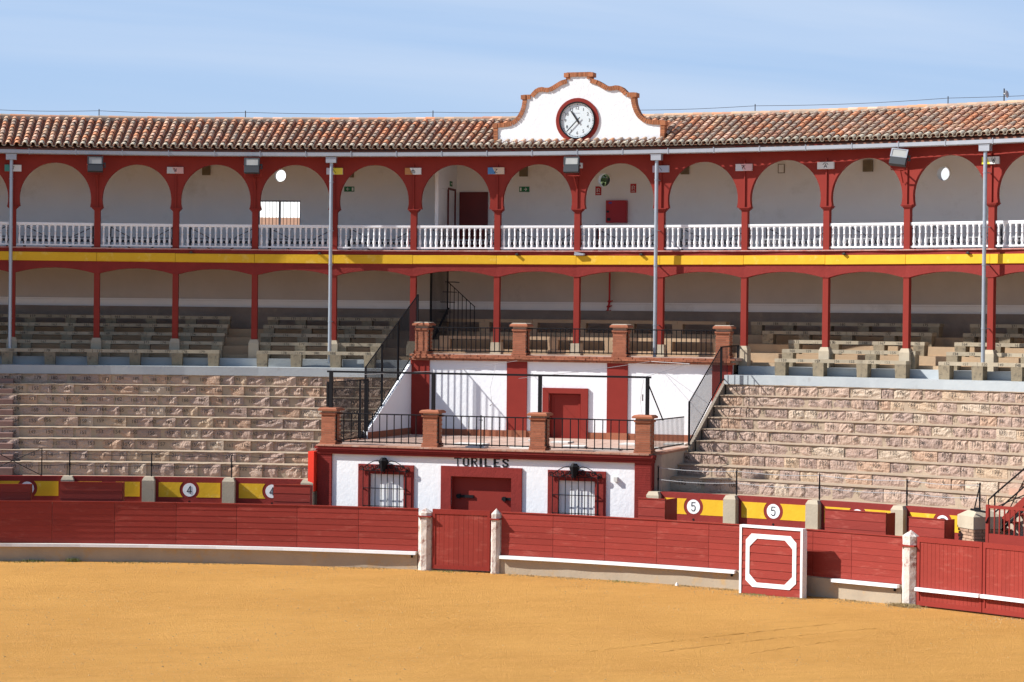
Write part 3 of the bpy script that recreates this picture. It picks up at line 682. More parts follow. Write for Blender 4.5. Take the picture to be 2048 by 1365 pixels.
fire_sign(.6618, 12.31, 'red fire hose sign above right of the hose cabinet', 1)
fire_sign(.4869, 12.33, 'red fire sign half hidden behind a column, left of the dark red door', 0)
t = thing('hose_cabinet', 'red fire hose cabinet on the gallery wall', 'cabinet', WM(.6499, 11.07))
q = MB(); q.box(-.38, .38, -.22, 0, 0, .80); add_local(q, 'box', SIGNR, t)
q = MB(); q.box(-.35, .35, -.235, -.221, .03, .77); add_local(q, 'door', SIGNR, t)
q = MB(); q.box(-.35, -.25, -.245, -.236, .36, .43); q.box(-.33, -.2, -.24, -.236, .06, .17); add_local(q, 'latch', BLACK, t)
q = MB(); q.box(-.27, -.15, -.24, -.236, .68, .74); add_local(q, 'sticker', mat('blue_sticker', (.08, .08, .35)), t)
t = thing('fire_extinguisher', 'red fire extinguisher on the wall beside the hose cabinet', 'extinguisher', WM(.636, 10.35, 48.85))
q = MB().lathe([(.075, 0), (.08, .03), (.08, .45), (.05, .52), (.025, .55)], 10); add_local(q, 'cylinder', SIGNR, t, smooth=True)
q = MB(); q.tube([(0, 0, .55), (0, 0, .62)], .02); q.tube([(-.10, 0, .66), (.04, 0, .62)], .014); q.tube([(.03, -.03, .58), (.10, -.05, .45), (.09, -.05, .2)], .012); add_local(q, 'valve_and_hose', BLACK, t)
t = thing('red_standpipe', 'dark red riser pipe with valves on the lower gallery wall behind the terrace', 'pipe', FR(.6455, 48.8, 7.3))
q = MB(); q.tube([(0, 0, 1.98), (0, 0, .95)], .035, 8); q.tube([(-.0, 0, .95), (-.05, -.03, .62), (-.10, -.03, .40), (-.10, -.03, -.5)], .035, 8); add_local(q, 'pipe', SIGNR, t)
for k, (x, z) in enumerate(((0, .9), (-.03, .72), (-.06, .55), (-.1, .42))):
    q = MB(); q.lathe([(.06, z), (.075, z + .03), (.06, z + .07)], 8, cx=x, cy=-.02); q.tube([(x, 0, z + .04), (x + .13, -.02, z + .06)], .02); add_local(q, 'valve', SIGNR, t)
# barred window
t = thing('barred_window', 'grey window grille across the rectangular opening in the gallery wall', 'window grille', WM(.3899, 11.37, 49.06))
w, h = .80, .51
q = MB(); q.ring([(-w, -h), (w, -h), (w, h), (-w, h)], [(-w + .05, -h + .05), (w - .05, -h + .05), (w - .05, h - .05), (-w + .05, h - .05)], -.03, .03); add_local(q, 'frame', mat('window_grey', (.30, .30, .31)), t)
q = MB(); q.box(-.04, .04, -.03, .03, -h, h); add_local(q, 'mullion', mat('window_grey2', (.42, .42, .43)), t)
for k in range(1, 12):
    if k != 6:
        q = MB(); q.box(-w + k * w / 6 - .009, -w + k * w / 6 + .009, -.01, .01, -h, h); add_local(q, 'bar', IRON, t)
# round window rings
for nm, ph, z, r in (('left, bright with sky', .3902, 12.80, .225), ('middle, showing tree foliage', .6391, 12.62, .235), ('rightmost, showing a pale building', .8948, 12.62, .23)):
    q = MB(); q.ring(circ(0, 0, r + .05, 28), circ(0, 0, r, 28), -.03, .0)
    solo(q, 'round_window_rim', GWALL, 'plain rim of the round wall opening, ' + nm, 'window rim', WM(ph, z), 'rims of the round openings')
# partition wall and doors in the door bay
pw = thing('partition_wall', 'white cross wall with a doorway beside the tall dark red door', 'wall', FR(.5262, 45.6, 9.92))
q = MB(); q.box(-.12, 0, .55, 1.05, 0, 3.44); q.box(-.12, 0, 1.05, 3.1, 2.30, 3.44); q.box(-.12, 0, 3.1, 3.39, 0, 3.44); add_local(q, 'wall', GWALL, pw)
q = MB(); q.box(-.02, .03, 2.0, 2.05, 0, 2.35); q.box(-.02, .03, 2.0, 3.12, 2.30, 2.37); q.box(-.02, .03, 3.08, 3.13, 0, 2.30); add_local(q, 'door_frame', DOORD, pw)
q = MB(); q.box(-.10, -.04, 1.05, 3.1, 0, 2.30); add_local(q, 'door_leaf', GWALL, pw)
t = thing('red_door', 'tall dark red door standing open against the gallery wall', 'door', FR(.5403, 48.93, 9.92))
q = MB(); q.box(-.57, .50, -.05, 0, 0.02, 2.28); add_local(q, 'leaf', DOORD, t)
q = MB(); q.box(.36, .42, -.10, -.05, 1.02, 1.08); q.box(.30, .46, -.11, -.09, 1.04, 1.06); add_local(q, 'handle', IRON, t)
t = thing('small_exit_sign', 'small green exit sign above the doorway in the cross wall', 'exit sign', FR(.5262, 48.0, 12.45) @ Matrix.Rotation(math.pi / 2, 4, 'Z'))
q = MB(); q.box(-.16, .16, -.03, 0, -.09, .09); add_local(q, 'panel', GREEN, t); q = MB(); q.box(-.1, .1, -.035, -.031, -.02, .02); add_local(q, 'arrow_print', SIGNW, t)
# ------------------------------------------------------------------ plaques, floodlights
PW = [(.80, .80, .80), (.08, .30, .26)]
pcol = {}
def pm_(c):
    if c not in pcol: pcol[c] = mat('plaque_%d_%d_%d' % tuple(int(x * 99) for x in c), c, rough=.35)
    return pcol[c]
W8 = (.72, .72, .70)
plq = [(.1962, (.06, .26, .22), W8, 'green and white plaque half hidden by the leftmost downpipe', [[(-.03, .06), (.04, .06), (.0, -.06)]]),
       (.3229, (.50, .50, .50), (.62, .36, .33), 'plaque with a black V on grey and pink above the left arches', [[(-.06, .06), (.0, -.06), (.06, .06)], [(-.03, .07), (.05, -.04)]]),
       (.4498, (.55, .55, .6), (.75, .62, .06), 'grey and yellow plaque behind the second downpipe', [[(-.04, .05), (.04, -.05)]]),
       (.5127, (.45, .20, .06), W8, 'orange and white plaque with a crossed black emblem', [[(0, .09), (0, -.07)], [(-.05, .03), (.05, .03)], [(-.07, -.0), (-.07, -.06), (.07, -.06), (.07, 0), (-.07, 0)]]),
       (.5793, (.08, .22, .45), (.62, .48, .36), 'blue and cream plaque with a black Z', [[(-.05, .06), (.05, .06), (-.05, -.06), (.05, -.06)]]),
       (.7114, (.50, .38, .45), (.45, .50, .62), 'mauve and pale blue plaque behind the third downpipe', [[(-.04, .05), (.04, -.05)]]),
       (.7774, (.62, .62, .64), (.68, .42, .42), 'grey and pink plaque with black R-like emblem', [[(-.07, .06), (-.0, .06), (-.05, -.06)], [(-.05, .0), (.05, .06)], [(.0, .02), (.06, -.06)]]),
       (.8419, W8, W8, 'white plaque with a black A under an arrow-like hat', [[(-.05, -.07), (0, .04), (.05, -.07)], [(-.03, -.03), (.03, -.03)], [(-.09, .03), (-.04, .08), (.04, .08), (.09, .03)]]),
       (.9695, (.70, .60, .05), W8, 'yellow and white plaque with a black A behind the rightmost downpipe', [[(.08, -.07), (.11, .04), (.14, -.07)], [(.06, .08), (.06, -.0), (.11, -.09), (.16, 0), (.16, .08)]])]
for ph, ca, cb_, lab, st in plq:
    t = thing('brand_plaque', 'glazed ' + lab, 'plaque', FR(ph, RC - .175, 12.71), 'cattle brand plaques between the arches')
    w, h = .29, .115
    q = MB(); q.box(-w, w, -.012, .07, -h, h); add_local(q, 'plate', pm_(W8), t)
    q = MB(); q.prism([(-w, -h), (.0, -h), (-.12, h), (-w, h)], -.018, -.0125); add_local(q, 'left_field', pm_(ca), t)
    q = MB(); q.prism([(.0, -h), (w, -h), (w, h), (-.12, h)], -.018, -.0125); add_local(q, 'right_field', pm_(cb_), t)
    q = MB()
    for s in st: stroke(q, s, .017, -.023, -.0185)
    add_local(q, 'emblem', BLACK, t)
for n_, (ph, yaw_, lab) in enumerate(((.2618, .05, 'leftmost square floodlight, between the first two full arches'), (.3863, .02, 'second floodlight, left of the bright round opening'),
                                      (.6443, .05, 'third floodlight, under the clock gable'), (.9049, .25, 'rightmost floodlight, tilted towards the right'))):
    t = thing('floodlight', lab, 'floodlight', FR(ph, 44.30, 12.84) @ Matrix.Rotation(yaw_, 4, 'Z') @ Matrix.Rotation(-.0, 4, 'X'), 'floodlights under the eaves')
    Mx = Matrix.Rotation(R_(-12 if n_ < 3 else -20), 4, 'X') @ (Matrix.Rotation(R_(8), 4, 'Y') if n_ == 3 else Matrix())
    q = MB(); q.M = Mx; q.box(-.26, .26, -.10, .06, -.02, .26); q.box(-.26, .26, -.12, .08, -.26, -.025); add_local(q, 'housing', HOUS, t)
    q = MB(); q.M = Mx; q.box(-.22, .22, -.112, -.101, .0, .235); add_local(q, 'glass', GLASSF, t)
    q = MB(); q.M = Mx; q.ring([(-.27, -.02), (.27, -.02), (.27, .27), (-.27, .27)], [(-.225, .0), (.225, .0), (.225, .235), (-.225, .235)], -.125, -.10); add_local(q, 'bezel', ZINC if n_ == 3 else HOUS, t)
    q = MB(); q.tube([(-.29, .0, 0), (-.29, .25, -.35), (.29, .25, -.35), (.29, 0, 0)], .02); q.tube([(0, .25, -.35), (0, .62, -.35)], .03); q.tube([(0, .3, -.38), (.03, .62, -.75)], .022); add_local(q, 'bracket', RED, t)
    q = MB(); q.box(.27, .35, .02, .14, -.10, .08); add_local(q, 'junction_box', PAD if n_ == 2 else HOUS, t)
for i, ph in enumerate((.3364, .4387, .5972, .697, .8577, .9538)):
    q = MB(); q.box(-.06, .06, -.06, .05, 0, .02); q.box(-.03, .03, -.09, .0, .02, .07); q.box(-.055, -.03, -.1, .0, .01, .05)
    solo(q, 'spot_lamp', HOUS, ORD[i] + ' small dark spot lamp from the left on top of the yellow band', 'lamp', FR(ph, RC - .18, 9.775), 'small lamps on the yellow band')
q = MB(); q.box(-.18, .16, -.08, .05, 0, .07); q.tube([(-.18, -.05, .1), (.2, -.05, .03)], .02)
solo(q, 'junction_tray', ZINC, 'small grey metal bracket on the yellow band beneath the third floodlight', 'bracket', FR(.6475, RC - .20, 9.78))
# ridge cable and antenna
t = thing('ridge_cable', 'thin dark lightning cable on short rods above the roof ridge', 'cable', FR(.58, RR, ZR + .1))
rods = [.06, .157, .2561, .3687, .5148, .6431, .7654, .9117, 1.05]
for a, b in zip(rods, rods[1:]):
    q = MB(); q.tube([P(a + (b - a) * k / 8, RR, 15.0 - .05 * math.sin(math.pi * k / 8)) for k in range(9)], .009, 4); q.build('wire', DARKW, t)
for a in rods:
    if abs(a - .6431) > .01:
        q = MB(); q.tube([P(a, RR, ZR + .1), P(a, RR, 15.06)], .018, 5); q.build('rod', DARKW, t)
t = thing('roof_antenna', 'small mast with a dish aerial on the ridge at far right', 'antenna', FR(.9533, RR, ZR + .1))
q = MB(); q.tube([(0, 0, 0), (0, 0, .42)], .022, 6); add_local(q, 'mast', DARKW, t)
q = MB(); q.M = Matrix.Translation((.09, 0, .24)) @ Matrix.Rotation(R_(80), 4, 'Y') ; q.lathe([(.13, 0), (.10, .03), (.02, .05)], 14); add_local(q, 'dish', mat('grey_dish', (.4, .4, .42)), t)
q = MB(); q.tube([(-.02, 0, .26), (.07, 0, .24)], .02, 6); add_local(q, 'arm', SIGNW, t)
# ------------------------------------------------------------------ seating: steps of the covered gallery
def ring_without(mb, z0, z1, r0, r1, p0=-.2, p1=1.3, **k):
    mb.arc(p0, p1, r0, r1, z0, z1, **k)
Lt, Rt = -5.66, 5.76
def lp(r): return tphi(Lt, r)
def rp(r): return tphi(Rt, r)
mb = MB()
for p0, p1 in ((-.2, lp(44)), (rp(44), 1.3)):
    mb.arc(p0, p1, 43.43, 44.95, 5.505, 5.80, j=.004); mb.arc(p0, p1, 44.70, 45.42, 5.6, 6.08, j=.003)
tag(mb.build('painted_walkway', BLUEG), kind='structure')
mb = MB(); 
for i in range(4): mb.arc(-.2, 1.3, (45.36 if i == 0 else 44.98 + .8 * i), 48.99, 5.6, 6.20 + .30 * i, j=.004)
tag(mb.build('gallery_steps', SANDC), kind='structure')
BZ = [6.36, 6.66, 6.96, 7.26, 7.56]
sup = MB(); sup.add([(-.19, 0, 0), (.19, 0, 0), (.17, .34, 0), (-.17, .34, 0), (-.205, -.02, 1), (.205, -.02, 1), (.19, .34, 1), (-.19, .34, 1)], [(0, 3, 2, 1), (4, 5, 6, 7), (0, 1, 5, 4), (1, 2, 6, 5), (2, 3, 7, 6), (3, 0, 4, 7)])
supm = sup.mesh('support', CONCD); sups = sup.mesh('support', SANDC)
def bench(i, p0, p1, pitch, first, start, step, lab, numbers=True, m=None):
    r = 44.2 + .8 * i; zt = BZ[i]; zf = 5.80 if i == 0 else (6.08 if i == 1 else 6.20 + .30 * (i - 1)); rf = r
    pm = (p0 + p1) / 2
    t = thing('concrete_bench', lab, 'bench', FR(pm, r, zf), 'concrete benches of the covered gallery')
    n_ = max(1, round((p1 - p0) * r / pitch)); e = [p0 + (p1 - p0) * k / n_ for k in range(n_ + 1)]
    for a, b in zip(e, e[1:]):
        q = MB(); q.cbox(a + .00012, b - .00012, r, r + rnd.uniform(-.004, .004), r + .38, zt - .115, zt + rnd.uniform(-.006, .006)); q.build('seat_slab', m or CONC, t)
    sm_ = supm if m is None else sups
    for k, a in enumerate(e):
        aa = a + (.0045 if k == 0 else (-.0045 if k == n_ else 0))
        inst('support', sm_, t, FR(aa, r + .01, zf) @ Matrix.Diagonal((.95, 1, zt - .116 - zf, 1)))
    if numbers:
        q = MB(); ph = p0 + .35 / r; v = first
        while ph < p1 - .15 / r and v > 0:
            put_text(q, str(v), FR(ph + rnd.uniform(-.001, .001), r - .008, zt - .10 + rnd.uniform(-.006, .006)), .125, 1.1); ph += .60 / r; v += step
        q.build('seat_number', FADE, t, kind='stuff')
    return t
RN = ['front', 'second', 'third', 'fourth', 'rear']
sA = [(.1340 - .06, .3600)] * 5
for i in range(5):
    bench(i, -.04, (.3615, .3612, .3600, .3595, .3585)[i], 1.42, [151, 148, 146, 143, 140][i], 0, 1, f'{RN[i]} row concrete bench of the far left block, ending at the left aisle')
for i in range(5):
    bench(i, (.3915, .3905, .388, .3869, .3872)[i], (.4870, .4880, .4880, .4890, .4905)[i], 1.38, [177, 175, 163 + 10, 163, 170][i], 0, 1, f'{RN[i]} row concrete bench between the left aisle and the black sloping railing')
for i in range(5):
    bench(i, (.8095, .8080, .8060, .7790, .7640)[i], (.9135, .9125, .9115, .9095, .9075)[i], 1.40, [159, 158 + 2, 172, 184, 185][i], 0, -1, f'{RN[i]} row concrete bench in the block right of the brick terrace')
for i in range(5):
    bench(i, (.9385, .9360, .9340, .9325, .9300)[i], 1.12, 1.40, [152, 134, 164, 173, 173][i], 0, -1, f'{RN[i]} row concrete bench at the far right, cut by the photo edge')
for i in (2, 4):
    bench(i, .5300 if i == 2 else .519, .7560 if i == 2 else .745, 1.9, 1, 0, 1, f'{"lower" if i == 2 else "upper"} unnumbered concrete bench behind the brick-pillared terrace', numbers=False, m=SANDC)
# ------------------------------------------------------------------ open stone grandstands
stv = []
for v in range(8):
    rr_ = random.Random(50 + v); q = MB(); nx, nz_ = 6, 4; vs = []; fs = []
    for j in range(nz_ + 1):
        for i in range(nx + 1):
            u, w_ = i / nx, j / nz_; edge = min(u, 1 - u, w_ * .8, (1 - w_) * .8)
            d = min(1, edge * 8) * rr_.uniform(.0, 1.) * .50
            vs.append((u - .5 + (rr_.uniform(-.02, .02) if 0 < i < nx else 0), .3 - d * .44 + (rr_.uniform(0, .05) if edge == 0 else 0), w_ + (rr_.uniform(-.04, .04) if 0 < j < nz_ else 0)))
    for j in range(nz_):
        for i in range(nx): a = j * (nx + 1) + i; fs.append((a, a + 1, a + nx + 2, a + nx + 1))
    m = len(vs); vs += [(-.5, 1, 0), (.5, 1, 0), (.5, 1, 1), (-.5, 1, 1)]
    fs += [tuple([m, m + 1] + list(range(nx, -1, -1))), tuple([m + 2, m + 3] + [nz_ * (nx + 1) + k for k in range(nx + 1)]),
           tuple([m + 3, m] + [k * (nx + 1) for k in range(nz_ + 1)]), tuple([m + 1, m + 2] + [k * (nx + 1) + nx for k in range(nz_, -1, -1)])]
    q.add(vs, fs); stv.append(q.mesh('stone', STONE))
TZ = [5.50 - .335 * i for i in range(9)]; TR = [43.40 - .77 * i for i in range(9)]
def grandstand(label, edges, nums, sgn, M):
    g = thing('stone_grandstand', label, 'grandstand', M)
    for i in range(9):
        p0, p1 = edges(i); r = TR[i]; z = TZ[i]; zb = TZ[i + 1] if i < 8 else 2.42
        q = MB(); q.arc(p0, p1, r + .082, r + .95, 0 if i == 8 else zb - .3, z - .03)
        q.arc(p0, p1, r + .018, r + .85, z - .018, z, step=.0045, j=.010)
        tr = q.build('tier', TREAD, g)
        ph = p0 + .0005
        while ph < p1 - .002:
            w = rnd.choice((.42, .5, .58, .66, .76, .9, 1.1)); w = min(w, (p1 - ph) * r)
            if (p1 - ph) * r - w < .2: w = (p1 - ph) * r
            M_ = FR(ph + w / r / 2, r + rnd.uniform(-.014, .012), zb - .01, rnd.uniform(.01, .17) if sgn > 0 else rnd.uniform(-.05, .07)) @ Matrix.Diagonal(((w - rnd.uniform(.004, .022)) * rnd.choice((1, -1)), .20, z - zb - .006 + rnd.uniform(-.012, .003), 1))
            inst('stone', stv[rnd.randrange(8)], tr, M_); ph += w / r
        v0, ph0 = nums[i]; q = MB(); st = .572 / r; a = ph0; v = v0
        lo, hi = p0 + .003, p1 - .003
        while a > lo + st: a -= st; v -= sgn
        while a < hi:
            if v > 0: put_text(q, str(v), FR(a + rnd.uniform(-.0014, .0014), r - (.022 if sgn > 0 else .004), z - .20 + rnd.uniform(-.02, .02), rnd.uniform(-.03, .03)), rnd.uniform(.16, .18), 1.0)
            a += st; v += sgn
        q.build('seat_number', FADE, tr, kind='stuff')
    return g
LPH = [.2052, .2065, .2085, .2105, .2125, .2145, .2165, .2190, .2212]
gL = grandstand('left stone grandstand of nine rough sandstone tiers with stencilled seat numbers', lambda i: (.02, lp(TR[i] + .2) if i < 6 else tphi(-5.56, TR[i])),
                [(180, .2334), (156, .2342), (158, .2350), (161, .2370), (156, .2380), (150, .2400), (151, .2480), (14, .2470), (111, .2480)], 1, FR(.35, 40, 2.4))
gR = grandstand('right stone grandstand of nine pinkish sandstone tiers with stencilled seat numbers', lambda i: (rp(TR[i] + .2) if i < 6 else tphi(5.5, TR[i]), 1.26),
                [(177, .9060), (166, .9100), (151, .9200), (140, .9300), (138, .9440), (130, .9600), (128, .9680), (7, .9780), (91, .9900)], -1, FR(.95, 40, 2.4))
mb = MB(); mb.arc(.02, tphi(-5.5, 36.5), 36.0, 37.4, 0, 2.40); mb.arc(tphi(5.4, 36.5), 1.3, 36.0, 37.4, 0, 2.40); tag(mb.build('front_walkway', TREAD), kind='structure')
# narrow gangway steps laid on the tiers
def gangway(name, label, zs, pL, pR, m, cat='steps'):
    t = thing(name, label, cat, FR((pL(4) + pR(4)) / 2, 40, 2.4))
    for i in range(9):
        r = TR[i] - .385
        q = MB(); q.arc(pL(i), pR(i), r, r + .45, TZ[i] - .60, TZ[i] - .165 + rnd.uniform(-.02, .02), step=.03); q.build('step', m, t)
gangway('gangway_steps', 'reddish stone gangway steps at the left edge of the photo', None, lambda i: LPH[i] - .055, lambda i: LPH[i] - .0035, STEPR)
gangway('gangway_steps', 'pink stone gangway steps at the right edge behind the red metal stair', None, lambda i: 1.0790 + .0008 * i, lambda i: 1.115, STEPP)
# ------------------------------------------------------------------ bull-pen building (toriles)
TM = Matrix.Translation(TF(0, 35.5, 0)) @ Matrix.Rotation(-TI, 4, 'Z')
tb = thing('bull_pen_building', 'white bull-pen building with oxblood pilasters, terrace on top and lettering over its door', 'building', TM)
X0, X1 = -5.50, 5.34
q = MB()
wins = [(-3.72, -2.60, 1.2, 2.71), (2.44, 3.58, 1.2, 2.70)]
q.box(X0 + .1, -4.3, .0, .30, 0, 3.30)
for (a, b, c, d), (s0, s1) in zip(wins, ((-4.3, -2.0), (1.9, 4.1))): rect_plate_hole(q, s0, s1, 0, 3.30, 0, .30, a, b, c, d)
rect_plate_hole(q, -2.0, 1.9, 0, 3.30, 0, .30, -1.04, .92, .05, 2.72); q.box(4.1, X1 - .1, 0, .30, 0, 3.30)
add_local(q, 'front_wall', WHITE, tb)
q = MB(); q.box(X0, X0 + .48, -.06, .3, 0, 3.30); add_local(q, 'pilaster', REDW, tb)
q = MB(); q.box(X1 - .52, X1, -.06, .3, 0, 3.30); add_local(q, 'pilaster', REDW, tb)
# painted brick courses on the pilasters
cb1 = MB().box(-.235, .235, -.005, 0.01, -.029, .029).mesh('painted_brick', REDW)
for x in (X0 + .24, X1 - .26):
    for k in range(48): inst('painted_brick', cb1, tb, TM @ Matrix.Translation((x + rnd.uniform(-.004, .004), -.061, .04 + k * .068)))
q = MB(); q.box(X1 - .30, X1 - .001, .3, 8.0, 0, 3.50); q.box(X0 + .001, X0 + .3, .3, 8.0, 0, 3.5); add_local(q, 'side_wall', BEIGE, tb)
for k, (y, z0, z1) in enumerate(((-.10, 3.30, 3.37), (-.13, 3.385, 3.44), (-.17, 3.455, 3.53))):
    q = MB(); q.box(X0 - .02 - .02 * k, X1 + .02 + .02 * k, y, .3, z0, z1); add_local(q, 'cornice_band', REDW, tb)
q = MB(); q.box(X0 + .02, X1 - .02, -.08, .3, 3.30, 3.535); add_local(q, 'cornice_core', REDW, tb)
# terrace floor: edge tiles and field
q = MB(); q.box(X0 + .05, X1 - .05, .26, 8.0, 3.40, 3.55); add_local(q, 'terrace_floor', TERRAF, tb)
te_ = MB().box(-.145, .145, -.2, .24, 0, .045).mesh('edge_tile', TERRA)
for k in range(36): inst('edge_tile', te_, tb, TM @ Matrix.Translation((X0 + .15 + k * .30, 0, 3.54)))
ft = MB().box(-.29, .29, -.29, .29, 0, .012).mesh('floor_tile', TERRAF)
for i in range(18):
    for j in range(12): inst('floor_tile', ft, tb, TM @ Matrix.Translation((X0 + .36 + i * .596, .60 + j * .6, 3.552 + rnd.uniform(0, .004))))
# surrounds
for (a, b, c, d), (e, f) in zip(wins, ((-4.12, -2.27), (2.09, 3.92))):
    q = MB(); q.ring([(e, .8), (f, .8), (f, 3.01), (e, 3.01)], [(a, c), (b, c), (b, d), (a, d)], -.055, .02); add_local(q, 'window_surround', REDW, tb)
    w_ = MB(); w_.box(a, b, .06, .12, c, d); sh = add_local(w_, 'window_shutter', WHITEP, tb)
    w_ = MB(); w_.ring([(a, c), (b, c), (b, d), (a, d)], [(a + .07, c + .07), (b - .07, c + .07), (b - .07, d - .08), (a + .07, d - .08)], .035, .06); w_.box((a + b) / 2 - .02, (a + b) / 2 + .02, .04, .06, c, d); add_local(w_, 'window_frame', WHITEP, sh)
q = MB(); q.ring([(-1.37, -.0), (1.26, -.0), (1.26, 3.03), (-1.37, 3.03)], [(-1.04, .05), (.92, .05), (.92, 2.72), (-1.04, 2.72)], -.055, .02); add_local(q, 'door_surround', REDW, tb)
q = MB(); q.ring([(-1.04, .05), (.92, .05), (.92, 2.72), (-1.04, 2.72)], [(-1.015, .07), (.895, .07), (.895, 2.695), (-1.015, 2.695)], .021, .298); add_local(q, 'door_lining', RED, tb)
q = MB(); q.box(-1.015, .895, .155, .22, .07, 2.695); dl = add_local(q, 'pen_door', RED, tb)
for x0_, x1_, z in ((-.92, -.36, 2.06), (.56, .90, 2.02)):
    q = MB(); q.box(x0_, x1_, .11, .154, z, z + .085); q.box(x0_ + .05, x0_ + .14, .07, .12, z - .03, z + .11); add_local(q, 'hinge_strap', IRON, dl)
q = MB(); q.box(-1.10, -1.02, -.09, .0, 1.35, 1.80); add_local(q, 'door_stop', RED, tb)
# lettering TORILES in blocky hand-painted capitals
def L_(parts, x, w):
    q = MB()
    for pts, ww in parts: stroke(q, [(x + a * w, 3.045 + b * .255) for a, b in pts], ww * 1.12, -.012, -.004)
    add_local(q, 'letter', BLACK, tb)
TH, TN = .075, .035
lx0 = -.94; cw = .20
# positions along the wall measured on the front plane
pos = [-.94, -.66, -.39, -.12, .04, .34, .62]
L_([([(0, .93), (1, .93)], .05), ([(.5, .95), (.5, .0)], TN)], pos[0], .21)
L_([([(.1, .2), (.1, .8)], .055), ([(.1, .8), (.3, .96), (.7, .96), (.9, .8)], TN), ([(.9, .8), (.9, .2)], .055), ([(.9, .2), (.7, .04), (.3, .04), (.1, .2)], TN)], pos[1], .19)
L_([([(.12, .02), (.12, .98)], .065), ([(.1, .95), (.7, .95), (.92, .8), (.92, .66), (.7, .52), (.2, .52)], TN), ([(.5, .5), (.95, .02)], TN + .01)], pos[2], .19)
L_([([(.3, .02), (.3, .98)], .075)], pos[3], .12)
L_([([(.15, .02), (.15, .98)], .06), ([(.15, .06), (1.0, .06)], TN)], pos[4], .2)
L_([([(.15, .02), (.15, .98)], .07), ([(.15, .94), (1.0, .94)], TN), ([(.15, .5), (.75, .5)], TN), ([(.15, .06), (1., .06)], TN)], pos[5], .19)
L_([([(.95, .75), (.8, .94), (.35, .94), (.12, .80), (.14, .66), (.86, .34), (.9, .2), (.68, .05), (.25, .05), (.05, .22)], TN + .015)], pos[6], .19)
# wall sensor
q = MB(); q.box(-.06, .05, -.10, 0, -.06, .08); solo(q, 'wall_bulkhead', PAD, 'small pale wall box right of the right-hand barred window', 'wall box', TM @ Matrix.Translation((4.24, 0, 2.78)))
# window grilles with scrolls
def spiral(cx, cz, r, t0, turns, s=1, n_=16): return [(cx + r * (1 - .75 * k / n_) * math.cos(t0 + s * turns * 2 * math.pi * k / n_), -.13, cz + r * (1 - .75 * k / n_) * math.sin(t0 + s * turns * 2 * math.pi * k / n_)) for k in range(n_ + 1)]
for (a, b), lab in (((-3.92, -2.50), 'left'), ((2.27, 3.70), 'right')):
    t = thing('window_grille', f'black wrought iron grille with scrolls over the {lab} bull-pen window', 'window grille', TM @ Matrix.Translation(((a + b) / 2, 0, 1.1)), 'iron window grilles of the bull-pen building')
    w = (b - a) / 2; H = 1.72
    for k in range(8):
        x = -w + 2 * w * k / 7; q = MB(); q.tube([(x, -.13, 0), (x, -.13, H)], .0135, 5); add_local(q, 'bar', IRON, t)
    for z in (.10, .62, 1.17, H):
        q = MB(); q.tube([(-w, 0, z), (-w, -.13, z), (w, -.13, z), (w, 0, z)], .0135, 5); add_local(q, 'crossbar', IRON, t)
    for s in (-1, 1):
        q = MB(); q.tube([(s * (w + .0), -.04, 0), (s * (w + .0), -.04, H)], .011, 5)
        for z in (.10, .62, 1.17): q.tube([(s * w, -.0, z - .12), (s * w, -.10, z)], .01, 4)
        add_local(q, 'side_bar', IRON, t)
        q = MB()
        for cx, cz, r, t0, tu in ((.58, 1.83, .085, 0, 1.3), (.42, 1.81, .07, 2, 1.2), (.25, 1.84, .085, 1, 1.2), (.76, 1.78, .09, 4, 1.3), (.12, 1.80, .06, 0, 1)): q.tube(spiral(s * cx, cz, r, t0, tu, s), .018, 4)
        q.tube([(s * .70, -.13, 1.80), (s * .52, -.13, 1.93), (s * .36, -.13, 2.01), (s * .22, -.13, 2.04), (s * .12, -.13, 1.98), (s * .05, -.13, 1.86)], .014, 4)
        q.tube([(s * w, -.13, H), (s * (w + .07), -.06, H + .08), (s * w, -.02, H + .02)], .009, 4)
        add_local(q, 'scrollwork', IRON, t)
    t = thing('wall_lantern', f'black bell-shaped lantern above the {lab} bull-pen window', 'lantern', TM @ Matrix.Translation(((a + b) / 2 - .02, -.17, 2.80)), 'black lanterns over the bull-pen windows')
    q = MB(); q.M = Matrix.Translation((0, 0, 0)); q.lathe([(.055, 0), (.10, .12), (.15, .30), (.155, .34), (.11, .38), (.085, .43)], 6, ph0=.5); add_local(q, 'shade', IRON, t)
    q = MB(); q.tube([(0, 0, .05), (.02, .04, -.06), (.0, .15, -.02)], .012, 5); add_local(q, 'arm', IRON, t)
# upper terrace wall
uw = thing('terrace_wall', 'upper terrace wall, white with four oxblood pilasters and a small door', 'wall', TM @ Matrix.Translation((0, 8.0, 3.55)))
def U(q, n_, m, **k): return add_local(q, n_, m, uw, **k)
XA, XB = -5.54, 5.86
q = MB(); q.box(XA + .05, -1.4, 0, .3, -.3, 2.58); rect_plate_hole(q, -1.4, 1.7, -.3, 2.58, 0, .3, -.50, .64, 0, 1.52); q.box(1.7, XB - .05, 0, .3, -.3, 2.58); U(q, 'wall', WHITE)
for a, b in ((XA, -4.84), (-2.01, -1.29), (1.55, 2.27), (5.17, XB)):
    q = MB(); q.box(a, b, -.05, 0.02, .23 if a > XA else .0, 2.60); U(q, 'pilaster', RED)
q = MB(); q.ring([(-.72, -.0), (.89, -.0), (.89, 1.70), (-.72, 1.70)], [(-.50, .0), (.64, .0), (.64, 1.52), (-.50, 1.52)], -.07, .02); U(q, 'door_surround', RED)
q = MB(); q.ring([(-.50, 0), (.64, 0), (.64, 1.52), (-.50, 1.52)], [(-.475, .02), (.615, .02), (.615, 1.495), (-.475, 1.495)], .021, .298); U(q, 'door_lining', RED)
